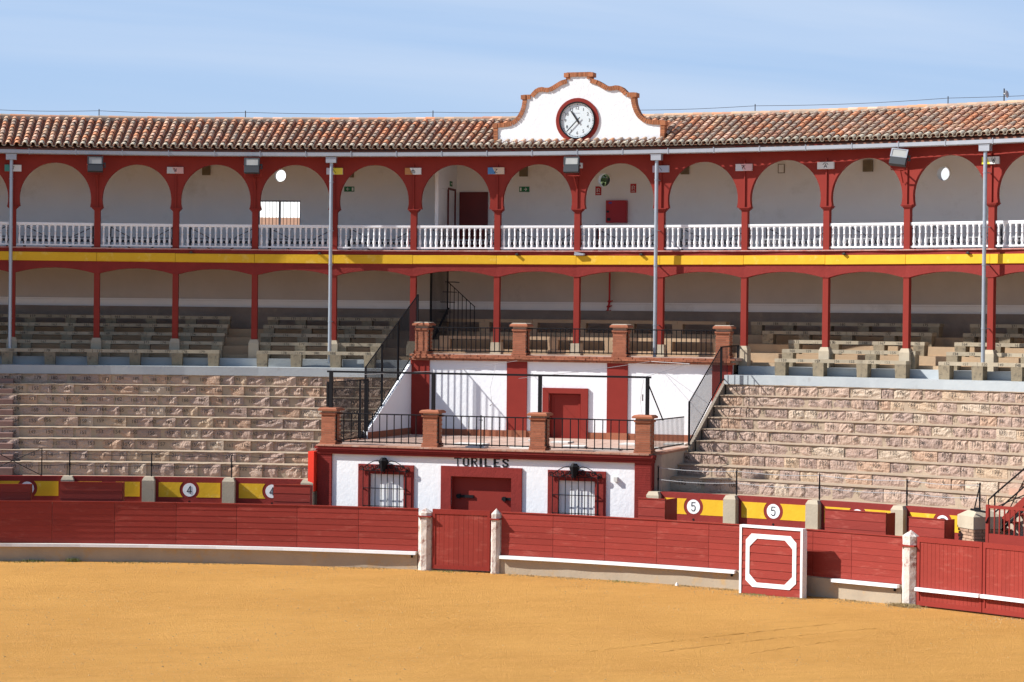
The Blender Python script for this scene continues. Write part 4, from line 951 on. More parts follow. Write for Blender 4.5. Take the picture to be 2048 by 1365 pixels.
q = MB(); q.box(-.475, .615, .12, .18, 0.02, 1.495); dd = U(q, 'door', RED); q = MB(); q.ring([(-.44, .02), (.58, .02), (.58, 1.47), (-.44, 1.47)], [(-.36, .1), (.5, .1), (.5, 1.39), (-.36, 1.39)], .10, .12); add_local(q, 'door_moulding', RED, dd)
for a, b in ((-4.84, -2.01), (-1.29, -.72), (.89, 1.55), (2.27, 5.17)):
    q = MB(); q.box(a + .003, b - .003, -.03, .0, 0, .22); U(q, 'skirting', BRICK)
for a, b in ((-2.01, -1.29), (1.55, 2.27), (5.17, 5.6)):
    q = MB(); q.box(a, b, -.075, .0, 0, .23); U(q, 'skirting', BRICK)
# crumbling brick cornice
cbm = MB().box(-.12, .12, -.13, .05, -.03, .03).mesh('cornice_brick', BRICK)
for j, (dy, z) in enumerate(((-.02, 2.61), (-.06, 2.68), (-.0, 2.745))):
    for k in range(46):
        x = XA + .12 + k * .25 + (j % 2) * .12
        if x < XB: inst('cornice_brick', cbm, uw, TM @ Matrix.Translation((x, 8.0 + dy + rnd.uniform(-.012, .008), 3.55 + z + rnd.uniform(-.004, .004))) @ Matrix.Rotation(rnd.uniform(-.03, .03), 4, 'Z'))
q = MB(); q.box(XA + .02, XB - .02, -.08, 2.5, 2.57, 2.76); U(q, 'cornice_mortar', MORTW)
q = MB(); q.box(XA - .1, XB + .1, .1, 2.2, 2.70, 2.79); U(q, 'upper_floor', TERRAF)
# brick pillars with railings between
brm = MB().box(-.5, .5, -.5, .5, -.5, .5).mesh('brick', BRICK)
def pillar(t, y, z0, z1, lab, w=.235):
    th = thing('brick_pillar', lab, 'pillar', TM @ Matrix.Translation((t, y, z0)), 'brick pillars of the terraces')
    q = MB(); q.box(-w + .008, w - .008, -w + .008, w - .008, 0, z1 - z0 - .03); add_local(q, 'mortar_core', MORTAR, th)
    H = z1 - z0; n_ = int((H - .12) / .0665)
    L1 = 2 * w - .13; B = TM @ Matrix.Translation((t, y, z0))
    for k in range(n_):
        zc = .03 + k * .0665; e = .035 if k < 2 else 0; e2 = .035 if k == n_ - 1 else 0; W = w + e + e2
        L1 = 2 * W - .132; s = 1 if k % 2 else -1
        for (cx, cy, rot) in ((s * (W - .06 - .13 / 2 - L1 / 2 + .005), -W + .06, 0), (s * (W - .06), -W + .0 + L1 / 2, 1), (-s * (W - .06 - .13 / 2 - L1 / 2 + .005), W - .06, 0), (-s * (W - .06), W - L1 / 2, 1)):
            D = (L1, .12, .0575, 1) if not rot else (.12, L1, .0575, 1)
            inst('brick', brm, th, B @ Matrix.Translation((cx + rnd.uniform(-.003, .003), cy + rnd.uniform(-.003, .003), zc)) @ Matrix.Diagonal(D))
    q = MB(); q.box(-w - .085, w + .085, -w - .085, w + .085, H - .085, H - .03); q.box(-w - .08, w + .08, -w - .08, w + .08, H - .03, H + .01, taper=.05); add_local(q, 'cap', BRICK, th)
    if z0 > 5: q = MB(); q.box(-w - .05, w + .05, -w - .05, w + .05, H + .01, H + .035, taper=.05); add_local(q, 'cap_mortar', MORTW, th)
LN = ['leftmost', 'second from left', 'third from left', 'rightmost']
LP_ = [-5.18, -1.77, 1.73, 5.04]; UP_ = [-5.17, -1.60, 1.95, 5.50]
for k in range(4): pillar(LP_[k], .24, 3.585, 4.72, LN[k] + ' of four orange brick pillars on the lower terrace edge')
for k in range(4): pillar(UP_[k], 8.24, 6.30, 7.40, LN[k] + ' of four brick pillars on the upper terrace edge')
barm = MB().tube([(0, 0, 0), (0, 0, 1)], .0175, 5).mesh('bar', IRON)
def railing(lab, A, B, za0, za1, zb0, zb1, sp_, name='iron_railing', cat='railing', group=None, posts=(), M=TM, rr=.021, br=1.):
    """A, B: plan points in the building frame; z bottom/top at A and B"""
    A = Vector((*A, 0)); B = Vector((*B, 0)); t = thing(name, lab, cat, M @ Matrix.Translation(A) @ Matrix.Translation((0, 0, za0)), group)
    d = B - A; L = d.length; zb = za0
    q = MB(); q.tube([(0, 0, za1 - zb), (d.x, d.y, zb1 - zb)], rr, 5); add_local(q, 'top_rail', IRON, t)
    q = MB(); q.tube([(0, 0, za0 - zb + .03), (d.x, d.y, zb0 - zb + .03)], rr, 5); add_local(q, 'bottom_rail', IRON, t)
    n_ = max(2, int(L / sp_))
    for k in range(n_ + 1):
        f = k / n_; z0 = za0 + (zb0 - za0) * f; z1 = za1 + (zb1 - za1) * f
        inst('bar', barm, t, M @ Matrix.Translation(A + d * f + Vector((0, 0, z0))) @ Matrix.Diagonal((br, br, z1 - z0, 1)))
    for f in posts:
        z0 = za0 + (zb0 - za0) * f; z1 = za1 + (zb1 - za1) * f
        q = MB(); q.box(d.x * f - .028, d.x * f + .028, d.y * f - .028, d.y * f + .028, z0 - zb - .05, z1 - zb + .02); add_local(q, 'post', IRON, t)
    return t
for k in range(3):
    railing(['left', 'middle', 'right'][k] + ' black railing between the lower terrace pillars', (LP_[k] + .25, .10), (LP_[k + 1] - .25, .10), 3.66, 4.56, 3.66, 4.56, .235, group='railings of the lower terrace')
    railing(['left', 'middle', 'right'][k] + ' black railing between the upper terrace pillars', (UP_[k] + .25, 8.15), (UP_[k + 1] - .25, 8.15), 6.42, 7.25, 6.42, 7.25, .165, group='railings of the upper terrace')
t = MB(); t.tube([(0, 0, -.15), (0, 0, .95)], .022, 6); t.tube([(-.06, 0, 0), (.06, 0, 0)], .012); t.tube([(-.06, 0, .8), (.06, 0, .8)], .012)
solo(t, 'gate_bolt', IRON, 'tall black bolt rod in the middle of the left terrace railing', 'bolt', TM @ Matrix.Translation((-.12, .07, 3.66)))
# side rails
railing('tall black barred gate screen at the left side of the lower terrace', (-5.53, .75), (-5.53, 4.05), 3.60, 5.50, 3.60, 5.52, .085, posts=(0, .82, 1), name='barred_screen', cat='screen', br=.8)
railing('tall black sloping railing on the left stair parapet', (-5.60, 4.05), (-5.60, 8.75), 3.82, 5.93, 6.50, 8.38, .095, posts=(0, .30, .62, 1), group=None, br=.8)
railing('low black railing on the right side of the lower terrace', (5.28, .45), (5.45, 3.28), 3.68, 4.57, 3.70, 4.57, .12, br=.55)
railing('black sloping railing up the right stair parapet', (5.62, 3.28), (5.66, 7.20), 3.74, 5.04, 5.58, 6.72, .125, posts=(0, 1), br=.6)
railing('short level black railing at the top right of the terrace stair', (5.66, 7.20), (5.80, 9.0), 5.58, 6.72, 5.85, 6.76, .13, posts=(1,), br=.6)
# parapets with stepped mortar edge
def parapet(lab, x0, x1, y0, z0, y1, z1, inner, outer):
    t = thing('stair_parapet', lab, 'parapet', TM @ Matrix.Translation(((x0 + x1) / 2, y0, 3.4)))
    q = MB(); n_ = 30
    pr = [(y0, z0)] + [(y0 + (y1 - y0) * (k + .5 * h) / n_ , z0 + (z1 - z0) * (k + .5 * h) / n_ + (.022 if h else 0)) for k in range(n_) for h in (0, 1)] + [(y1, z1), (y1, 3.4)]
    pr = [(y0, 3.4)] + pr; m = len(pr)
    q.add([(x0, y, z) for y, z in pr] + [(x1, y, z) for y, z in pr], [tuple(range(m - 1, -1, -1)), tuple(range(m, 2 * m))] + [(i, (i + 1) % m, m + (i + 1) % m, m + i) for i in range(m)])
    q.M = None; q.xf(TM); q.build('parapet_wall', inner, t); return t
pt_ = parapet('white sloping stair parapet at the left side of the terrace', -5.66, -5.50, 4.02, 3.80, 7.94, 5.96, WHITE, WHITE)
q = MB(); q.xf(TM); q.box(-5.5, -5.482, 4.05, 7.9, 3.56, 3.78); q.xf(TM); q.build('skirting', BRICK, pt_)
q = MB(); q.box(-5.64, -5.50, .3, 4.02, 3.3, 3.58); q.xf(TM); q.build('side_kerb', TERRA, pt_)
pt2 = parapet('rendered sloping stair parapet at the right side of the terrace', 5.60, 5.70, 3.25, 3.66, 7.94, 5.66, PARA, PARA)
q = MB(); q.box(5.30, 5.56, .3, 3.30, 0, 3.55); q.box(5.50, 5.72, 3.2, 8.3, 2.0, 3.42); q.xf(TM); q.build('lower_wall', BEIGE, pt2)
q = MB(); q.box(5.28, 5.58, .28, 3.30, 3.55, 3.62); q.xf(TM); q.build('kerb_tiles', TERRA, pt2)
q = MB(); q.box(-.10, .10, -.3, .02, -1.25, .0); solo(q, 'red_board', VREDM, 'bright red board beside the left corner of the bull-pen building', 'board', TM @ Matrix.Translation((-5.64, .05, 3.36)))
# steel pergola frame
pg = thing('steel_frame', 'black steel frame of a long beam on four posts above the lower terrace', 'frame', TM @ Matrix.Translation((0, .24, 4.72)))
q = MB(); q.box(-5.32, 5.22, -.035, .035, 1.11, 1.17); add_local(q, 'beam', IRON, pg)
for x in (-5.19, -1.75, 1.72, 5.11):
    q = MB(); q.box(x - .05, x + .05, -.05, .05, 0, 1.11); add_local(q, 'post', IRON, pg)
q = MB(); q.tube([(5.13, 0, .95), (5.55, .2, -.15)], .02, 6); add_local(q, 'brace', IRON, pg)
wr = thing('slack_wires', 'thin white wires sagging between terrace wall and steel frame', 'wire', TM @ Matrix.Translation((0, 7.9, 6.1)))
for pts in ([(-4.6, -7.6, -.35), (-2.5, -3.5, -.22), (-1.6, -.05, .05)], [(1.0, -7.6, -.35), (2.0, -3, -.15), (3.1, -.05, .10)], [(-2.35, -.1, -.1), (-2.55, -.12, -.9), (-2.5, -.1, -1.3)], [(5.0, -7.7, -.3), (4.9, -7.7, -.9), (4.98, -7.7, -1.5)], [(4.95, -7.7, -.25), (5.2, -3, .1), (3.1, -.05, .10)]):
    q = MB(); q.tube(pts, .007, 4); add_local(q, 'wire', ROPE, wr)
q = MB(); q.tube([(4.97, -7.72, -.75), (4.97, -7.72, -.95)], .03, 6); q.tube([(-2.52, -.12, -1.3), (-2.46, -.12, -1.42), (-2.55, -.12, -1.5)], .02, 5); add_local(q, 'coil', ROPE, wr)
# light pads on the terrace floor
for k, (x, y, w, d) in enumerate(((-1.2, 2.2, .5, .35), (-.1, 5.6, .28, .3), (.9, 1.2, .35, .3), (2.1, 2.6, .35, .35), (3.3, 4.8, .3, .3), (3.5, 1.5, .4, .3), (4.5, 2.8, .35, .3), (-.5, .8, .3, .25), (1.0, 4.8, .3, .3), (4.6, 5.5, .35, .3))):
    q = MB(); q.box(-w, w, -d, d, 0, .05); solo(q, 'floor_pad', PAD, f'{ORD[k]} pale concrete pad lying on the lower terrace floor, counted by build order from the left railing'.replace(', counted by build order from the left railing', ''), 'slab', TM @ Matrix.Translation((x, y, 3.57)) @ Matrix.Rotation(rnd.uniform(-.2, .2), 4, 'Z'), 'pale pads on the lower terrace')
# gallery cage stair
cs = thing('cage_stair', 'black barred steel cage stair in the lower gallery behind the terrace', 'stair cage', FR(.529, 46.8, 6.6))
F = FR(.529, 46.8, 6.6)
for k in range(15):
    x = -.52 + k * .042; q = MB(); q.tube([(x, 0, 0), (x, 0, 2.65)], .016, 4); add_local(q, 'bar', IRON, cs)
for k in range(7):
    x = .13 + k * .15; q = MB(); q.tube([(x, .2, 0), (x, .2, 2.2 - k * .13)], .018, 4); add_local(q, 'bar', IRON, cs)
q = MB(); q.tube([(.05, .2, 2.27), (1.05, .2, 1.38)], .018, 5); q.tube([(-.5, 0, .05), (.12, .0, 1.35)], .045, 5); q.box(-.56, -.50, -.03, .03, 0, 2.65); q.box(.06, .11, -.03, .03, 1.1, 2.65); add_local(q, 'stair_frame', IRON, cs)
for k in range(7):
    q = MB(); q.box(-.5 + k * .08, -.2 + k * .08, .05, 1.0, .1 + k * .36, .13 + k * .36); add_local(q, 'stair_tread', DARKW, cs)
# ------------------------------------------------------------------ contrabarrera: numbered painted wall
CP = [.1280, .1985, .2695, .3409, .4123, .4829]; CPR = [.7977, .8678, .9426, 1.0195, 1.0950]
def glyph5(q, w=.022):
    stroke(q, [(.055, .125), (-.05, .125), (-.058, .02), (.02, .04), (.055, .0), (.055, -.07), (.02, -.12), (-.03, -.12), (-.06, -.085)], w, -.052, -.046)
nameL = ['at the far left edge', 'left of the second burladero', 'behind the second burladero from the left', 'fully visible with the complete number 4', 'next to the bull-pen building, its number half covered']
nameR = ['next to the bull-pen building with the complete number 5', 'the middle one with a complete number 5', 'mostly hidden behind the wide shelter at right', 'beside the stone-capped brick pier at right']
def cpanel(a, b, num, lab, end=None):
    pm = (a + b) / 2; W = 35.9 * math.sin((b - a) / 2) - .16; M = FR(pm, 35.9 * math.cos((b - a) / 2), 1.6)
    t = thing('painted_wall_panel', f'oxblood wall panel with yellow fields and a number {num} disc, {lab}', 'wall panel', M, 'numbered painted wall panels')
    q = MB(); q.box(-W - .05, W + .05, 0, .25, -1.6, .86); add_local(q, 'wall', REDW, t)
    cz = .47; x0, x1 = -W + .14, W - .14; z0, z1 = .235, .70; rc = .315
    for s in (-1, 1):
        arcp = []
        a1 = math.asin(min(1, (z1 - cz) / rc)); a2 = math.asin(max(-1, (z0 - cz) / rc))
        xe = x1
        pts = [(rc * math.cos(a2 + (a1 - a2) * k / 10), cz + rc * math.sin(a2 + (a1 - a2) * k / 10)) for k in range(11)]
        poly = [(xe, z0), (xe, z1)] + list(reversed(pts)); poly = [(s * x, z) for x, z in poly]
        if s < 0: poly = poly[::-1]
        q = MB(); q.prism(poly, -.006, -.001); add_local(q, 'yellow_field', YELLOW, t)
    q = MB(); q.prism(circ(0, cz, .212, 32), -.006, -.001); add_local(q, 'disc', WHITEP, t)
    q = MB(); q.M = Matrix.Translation((0, .038, cz))
    if num == 5: glyph5(q)
    else: stroke(q, [(.03, -.12), (.03, .12), (-.075, -.055), (.07, -.055)], .024, -.052, -.046)
    add_local(q, 'numeral', BLACK, t)
    q = MB(); q.prism(circ(0, .09, .035, 12), -.008, -.001); add_local(q, 'drain_hole', IRON, t)
for k, (a, b) in enumerate(zip(CP, CP[1:-1] + [.4885])): cpanel(a, b, 4, nameL[k])
for k, (a, b) in enumerate(zip(CPR, CPR[1:])): cpanel(a, b, 5, nameR[k])
mb = MB(); mb.arc(.05, CP[-1], 35.62, 36.1, 0, 1.63, step=.02, j=.015); mb.arc(CPR[0], 1.25, 35.62, 36.1, 0, 1.63, step=.02, j=.015); tag(mb.build('stone_kerb', TREAD), kind='structure')
pm_l = ['leftmost grey stone post of the painted wall', 'mossy grey stone post behind the second shelter', 'grey stone post left of the complete number 4', 'grey stone post right of the complete number 4', 'grey stone post beside the bull-pen building on its left',
        'stone post beside the bull-pen building on its right', 'stone post between the two complete number 5 panels', 'stone post left of the wide right shelter', 'stone post between the two rightmost shelters']
for k, ph in enumerate(CP[1:] + CPR[:-1]):
    q = MB(); q.box(-.20, .20, -.22, .20, 0, 2.36); q.box(-.20, .20, -.22, .20, 2.36, 2.47, taper=.055)
    solo(q, 'stone_post', CONCL, pm_l[k], 'post', FR(ph, 35.9, 0), 'stone posts of the painted wall')
# rope posts
def rods_(phs, labs, lean=()):
    for ph, lab in zip(phs, labs):
        t = thing('rope_post', lab, 'post', FR(ph, 36.0, 2.45), 'black rope posts above the painted wall')
        q = MB(); q.tube([(0, 0, 0), (0, 0, .74)], .022, 6); add_local(q, 'rod', IRON, t)
        q = MB(); q.tube([(0, 0, .70), (.03, 0, .74), (.0, 0, .78), (-.03, 0, .74)], .012, 5); q.lathe([(.03, .34), (.035, .38), (.03, .42)], 6); add_local(q, 'ring', IRON, t)
PL = [.1985, .2703, .3422, .4132, .4836]; PR = [.7989, .8699, .9447, 1.023, 1.0877]
rods_(PL, ['black rope post beyond the left edge'] + [f'{ORD[k]} black rope post from the left above the number 4 panels' for k in range(4)])
rods_(PR, [f'{ORD[k]} black rope post from the bull-pen building above the number 5 panels' for k in range(5)])
for A, lab in ((PL, 'left'), (PR, 'right')):
    t = thing('guard_rope', f'two thin grey guard ropes strung between the {lab} rope posts', 'rope', FR(A[2], 36, 2.8))
    for z in (2.82, 3.17):
        q = MB(); pts = []
        for a, b in zip(A, A[1:]): pts += [P(a + (b - a) * k / 6, 36.0, z - .05 * math.sin(math.pi * k / 6)) for k in range(6)]
        pts.append(P(A[-1], 36, z)); q.tube(pts, .009, 4); q.build('rope', ROPE if lab == 'right' else DARKW, t)
t = thing('braced_rail', 'black crossed iron rail at the left edge above the painted wall', 'railing', FR(.2454, 36.2, 2.42))
q = MB(); q.tube([(0, 0, 0), (0, 0, .90)], .018, 5); add_local(q, 'post', IRON, t)
q = MB(); q.tube([(0, 0, .90), (-1.8, .0, .1)], .013, 5); add_local(q, 'brace', IRON, t)
q = MB(); q.tube([(0, 0, .03), (-1.8, .0, .95)], .013, 5); add_local(q, 'brace', IRON, t)
t = MB(); t.tube([(0, 0, 0), (.06, 0, .70)], .018, 5); t.tube([(.12, 0, 0), (.06, 0, .70)], .018, 5)
# ------------------------------------------------------------------ barrera
ZB = 1.83
def board_rows(parent, p0, p1, r, z0, z1, n_, name='board', m=None, th=.05):
    h = (z1 - z0) / n_
    for k in range(n_):
        q = MB(); q.cbox(p0 + .00015, p1 - .00015, r - .008, r, r + th, z0 + k * h + .0005, z0 + (k + 1) * h - .0015); q.build(name, m or REDB, parent)
def barrier(label, joints, M, top=ZB):
    t = thing('barrier_fence', label, 'barrier', M, 'oxblood plank barriers round the sand')
    for a, b in zip(joints, joints[1:]):
        board_rows(t, a, b, 33.73, .55, top - .02, 7)
    for a, b in zip(joints, joints[1:]):
        q = MB(); q.cbox(a, b, 33.705, 33.705, 33.80, top - .018, top + .012); q.build('capping', REDB, t)
    q = MB(); q.arc(joints[0], joints[-1], 33.68, 33.95, -.1, .53, step=.03, j=.006); q.build('concrete_base', BASEC, t)
    return t
def kick(t, a, b, ends=True):
    n_ = max(1, round((b - a) / .06)); e = [a + (b - a) * k / n_ for k in range(n_ + 1)]
    for u, v in zip(e, e[1:]):
        q = MB(); q.cbox(u, v, 33.545, 33.55, 33.70, .455, .545); q.build('kickboard', WHITEP, t)
    for u in [b - .004]:
        q = MB(); q.M = FR(u, 33.62); q.box(-.02, .02, 0, .08, .36, .455); q.build('kickboard_bracket', IRON, t)
JL = [-.02, .0375, .0945, .151, .2075, .2645, .3211, .3774, .4331, .4893, .5468, .6027]
bl = barrier('long left oxblood plank barrier with white kickboard', JL, FR(.35, 33.73, 0)); kick(bl, JL[0], .6020)
JM = [.6812, .7301, .7793, .8285, .8777, .9180, .9420]
bmid = barrier('middle oxblood plank barrier between the small gate and the white-framed shelter', JM, FR(.8, 33.73, 0)); kick(bmid, .6815, .9050)
JR = [.9421, .9760, 1.0126, 1.0605]
brt = barrier('short right oxblood plank barrier with white kickboard', JR, FR(1.0, 33.73, 0)); kick(brt, .9960, 1.0590)
# gate posts
for lab, a, b, zt in (('whitewashed stone gatepost left of the small gate', .6037, .6160, 1.86), ('whitewashed stone gatepost right of the small gate', .6722, .6805, 1.90), ('peeling whitewashed stone gatepost left of the double gate', 1.0612, 1.0742, 2.0)):
    pm = (a + b) / 2; w = 33.7 * (b - a) / 2
    t = thing('gatepost', lab, 'gatepost', FR(pm, 33.75, 0), 'whitewashed stone gateposts')
    q = MB(); vs = []; fs = []; nz_ = 12
    for j in range(nz_ + 1):
        z = -.1 + (zt - .03) * j / nz_; ex = .03 if j == 0 else 0
        for k in range(8):
            an = k * math.pi / 4 + math.pi / 8; rx = (w + ex) * (1.08 if k % 2 else 1.08); vs.append((rx * math.cos(an) * rnd.uniform(.95, 1.03), .2 * 1.05 * math.sin(an) * rnd.uniform(.95, 1.03), z))
    for j in range(nz_):
        for k in range(8): fs.append((j * 8 + k, j * 8 + (k + 1) % 8, (j + 1) * 8 + (k + 1) % 8, (j + 1) * 8 + k))
    vs.append((0, 0, zt + (.0 if 'left of the small' in lab else .03))); m = len(vs) - 1; fs += [(nz_ * 8 + k, nz_ * 8 + (k + 1) % 8, m) for k in range(8)]
    q.add(vs, fs); add_local(q, 'shaft', WOODW, t)
    q = MB(); q.ring([(-w - .02, 1.60), (w + .02, 1.60), (w + .02, 1.65), (-w - .02, 1.65)], [(-w + .03, 1.61), (w - .03, 1.61), (w - .03, 1.64), (-w + .03, 1.64)], -.24, .2) if 0 else q.box(-w - .025, w + .025, -.225, .2, 1.60, 1.64); add_local(q, 'iron_band', RED, t)
def gate(label, a, b, n_, z0, z1, rad=33.66):
    pm = (a + b) / 2; W = rad * math.sin((b - a) / 2); M = FR(pm, rad * math.cos((b - a) / 2), 0)
    t = thing('plank_gate', label, 'gate', M, 'oxblood plank gates')
    pk = MB().box(-W / n_ * .93 + .003, W / n_ * .93 - .003, 0, .035, z0 + .10, z1 - .12).mesh('plank', REDB)
    for k in range(n_): inst('plank', pk, t, M @ Matrix.Translation((-W * .93 + W * 1.86 * (k + .5) / n_, 0, 0)))
    for x0_, x1_, za, zb in ((-W, W, z1 - .14, z1), (-W, W, z0, z0 + .12), (-W, -W + .09, z0 + .12, z1 - .14), (W - .09, W, z0 + .12, z1 - .14)):
        q = MB(); q.box(x0_ + .004, x1_ - .004, -.02, .06, za, zb); add_local(q, 'gate_frame', RED, t)
    return t, M, W
gate('small oxblood plank gate in front of the bull-pen door', .6170, .6715, 11, .06, 1.85)
for lab, a, b in (('left leaf of the oxblood double gate at right', 1.0756, 1.1366), ('right leaf of the oxblood double gate, cut by the photo edge', 1.1372, 1.2000)):
    t, M, W = gate(lab, a, b, 15, .05, 1.88)
    q = MB(); q.box(-W + .02, W - .03, -.14, -.022, .44, .53); add_local(q, 'kickboard', WHITEP, t)
# front burladero
fb = thing('front_shelter', 'free-standing oxblood burladero with white frame and white octagon outline on the sand', 'burladero', FR(.9488, 33.02, 0))
W = 1.00; HT = 1.84
h = HT / 8
for k in range(8):
    q = MB(); q.add([(-W + .07, -.014, k * h + .002), (W - .07, -.014, k * h + .002), (W - .07, .05, k * h + .002), (-W + .07, .05, k * h + .002), (-W + .07, 0, (k + 1) * h - .004), (W - .07, 0, (k + 1) * h - .004), (W - .07, .05, (k + 1) * h - .004), (-W + .07, .05, (k + 1) * h - .004)],
                     [(0, 3, 2, 1), (4, 5, 6, 7), (0, 1, 5, 4), (1, 2, 6, 5), (2, 3, 7, 6), (3, 0, 4, 7)]); add_local(q, 'board', REDB, fb)
q = MB(); q.box(-W, -W + .068, -.03, .10, -.02, HT); add_local(q, 'frame_side', WHITEP, fb)
q = MB(); q.box(W - .068, W, -.03, .22, -.02, HT); add_local(q, 'frame_side', WHITEP, fb)
q = MB(); q.box(-W, W, -.032, .16, HT, HT + .065); add_local(q, 'frame_top', WHITEP, fb)
oc = [(-.55, .22), (.55, .22), (.80, .44), (.80, 1.46), (.55, 1.68), (-.62, 1.68), (-.80, 1.50), (-.80, .40)]
oi = [(-.45, .34), (.42, .34), (.68, .58), (.68, 1.30), (.42, 1.56), (-.42, 1.56), (-.68, 1.34), (-.68, .58)]
oc = [(-.58, .20), (.60, .20), (.80, .38), (.80, 1.50), (.62, 1.68), (-.62, 1.68), (-.80, 1.50), (-.80, .38)]
oi = [(-.44, .33), (.44, .33), (.68, .56), (.68, 1.32), (.44, 1.55), (-.44, 1.55), (-.68, 1.32), (-.68, .56)]
q = MB(); q.ring(oc, oi, -.022, -.0145); add_local(q, 'octagon_outline', WHITEP, fb)
q = MB()
for x in (-.8, .8): q.tube([(x, .05, 1.2), (x, .60, 1.2)], .03, 6)
add_local(q, 'wall_tie', IRON, fb)
# shelters in the alley
for lab, a, b, zt, za in (('oxblood plank shelter cut by the left photo edge', .180, .2420, 2.28, .5), ('wide oxblood plank shelter left of the complete number 4', .2681, .3238, 2.36, .5), ('small oxblood plank shelter left of the bull-pen building', .4613, .4950, 2.375, .3),
                          ('small oxblood plank shelter in front of the bull-pen right corner', .8002, .8249, 2.35, .85), ('wide oxblood plank shelter covering a number 5 panel', .9738, 1.0301, 2.345, .50), ('oxblood plank shelter left of the stone-capped brick pier', 1.0514, 1.0840, 2.29, .50)):
    pm = (a + b) / 2; rs = 34.5; W = rs * math.sin((b - a) / 2); M = FR(pm, rs * math.cos((b - a) / 2), 0)
    t = thing('alley_shelter', lab, 'burladero', M, 'plank shelters in the alley behind the barrier')
    n_ = 9; h = (zt - .1) / n_
    for k in range(n_):
        q = MB(); q.add([(-W, -.010, .1 + k * h), (W, -.010, .1 + k * h), (W, .045, .1 + k * h), (-W, .045, .1 + k * h), (-W, 0, .1 + (k + 1) * h - .004), (W, 0, .1 + (k + 1) * h - .004), (W, .045, .1 + (k + 1) * h - .004), (-W, .045, .1 + (k + 1) * h - .004)],
                         [(0, 3, 2, 1), (4, 5, 6, 7), (0, 1, 5, 4), (1, 2, 6, 5), (2, 3, 7, 6), (3, 0, 4, 7)]); add_local(q, 'board', REDB, t)
    q = MB(); q.box(W - .045, W + .004, .05, za, .05, zt - .004); add_local(q, 'side_panel', RED, t)
    q = MB(); q.box(-W - .004, -W + .045, .05, za * .6, .05, zt - .004); add_local(q, 'side_panel', RED, t)
    q = MB(); q.box(-W - .01, W + .01, -.018, .06, zt - .002, zt + .022); add_local(q, 'capping', RED, t)
# ------------------------------------------------------------------ right-hand corner: pier, metal gate, stair
pr_ = thing('brick_pier', 'stone-capped old brick pier beside the red metal gate at right', 'pier', FR(1.1035, 35.15, 0, .46))
q = MB(); q.box(-.37, .37, -.37, .37, 0, 2.08); add_local(q, 'core', MORTAR, pr_)
bp = MB().box(-.5, .5, -.5, .5, -.5, .5).mesh('brick', BRICKP)
B = pr_.matrix_world.copy()
for k in range(24):
    z = .06 + k * .086
    for c in ((-.29, 0.0, .29) if k % 2 else (-.34, -.14, .14, .34)):
        L0 = .27 if k % 2 else (.12 if abs(c) > .3 else .27)
        inst('brick', bp, pr_, B @ Matrix.Translation((c, -.385 + rnd.uniform(-.008, .008), z)) @ Matrix.Diagonal((L0, .05, .07, 1)))
        inst('brick', bp, pr_, B @ Matrix.Translation((.385 + rnd.uniform(-.008, .008), c, z)) @ Matrix.Diagonal((.05, L0, .07, 1)))
q = MB(); q.box(-.43, .43, -.43, .43, 2.09, 2.42); q.box(-.43, .43, -.43, .43, 2.42, 2.56, taper=.20); add_local(q, 'stone_cap', CONCL, pr_)
mg = thing('metal_gate', 'oxblood metal alley gate with upright bars at the right edge', 'gate', FR(1.1200, 34.62, 0))
q = MB(); q.box(0, .09, -.04, .04, 0, 2.78); add_local(q, 'gate_post', RED, mg)
q = MB(); q.box(.09, 2.4, -.03, .03, .0, 2.02); add_local(q, 'sheet_panel', RED, mg)
q = MB(); q.box(.09, 2.4, -.03, .03, 2.69, 2.77); add_local(q, 'top_rail', RED, mg)
for k in range(14):
    q = MB(); q.box(.24 + k * .155, .27 + k * .155, -.015, .015, 2.02, 2.69); add_local(q, 'bar', RED, mg)
q = MB(); q.tube([(-.5, -.0, 2.62), (-.02, 0, 2.58)], .03, 6); q.box(-.36, -.2, -.03, .03, 2.57, 2.68); q.tube([(.02, -.05, 2.3), (.12, -.08, 2.45)], .02, 5); add_local(q, 'latch_bar', IRON, mg)
ms = thing('metal_stair', 'oxblood steel stair with black handrail climbing right at the photo edge', 'stair', FR(1.108, 35.5, 1.9))
q = MB()
ca = math.atan2(.87, 1.0)
q = MB(); q.prism([(.05, .25), (.05, .0), (2.4, 2.05), (2.4, 2.30)], -.03, .03); add_local(q, 'stringer', RED, ms)
q = MB(); q.prism([(.05, -.05), (.05, -.12), (2.4, 1.93), (2.4, 2.02)], -.05, .02); add_local(q, 'lower_rail', IRON, ms)
q = MB(); q.prism([(.25, .25), (.25, .0), (2.6, 2.05), (2.6, 2.30)], .87, .93); add_local(q, 'stringer', RED, ms)
for k in range(9):
    q = MB(); q.box(.1 + k * .25, .38 + k * .25, .03, .87, .12 + k * .218, .15 + k * .218); add_local(q, 'stair_tread', RED, ms)
q = MB(); q.tube([(-.10, -.03, .65), (-.10, -.03, .93), (.12, -.03, 1.12), (1.5, -.03, 2.22), (2.3, -.03, 2.9)], .024, 6); add_local(q, 'handrail', IRON, ms)
q = MB(); q.tube([(.12, -.03, .62), (1.6, -.03, 1.83), (2.3, -.03, 2.42)], .022, 6); q.tube([(.1, -.03, 1.1), (.1, -.03, .2)], .022, 6); q.tube([(.2, -.03, .78), (1.3, -.03, 1.25)], .015, 5); q.tube([(.5, -.03, .62), (1.25, -.03, 1.95)], .015, 5); q.tube([(1.35, -.03, 2.1), (1.35, -.03, 1.1)], .02, 5); add_local(q, 'mid_rail', IRON, ms)
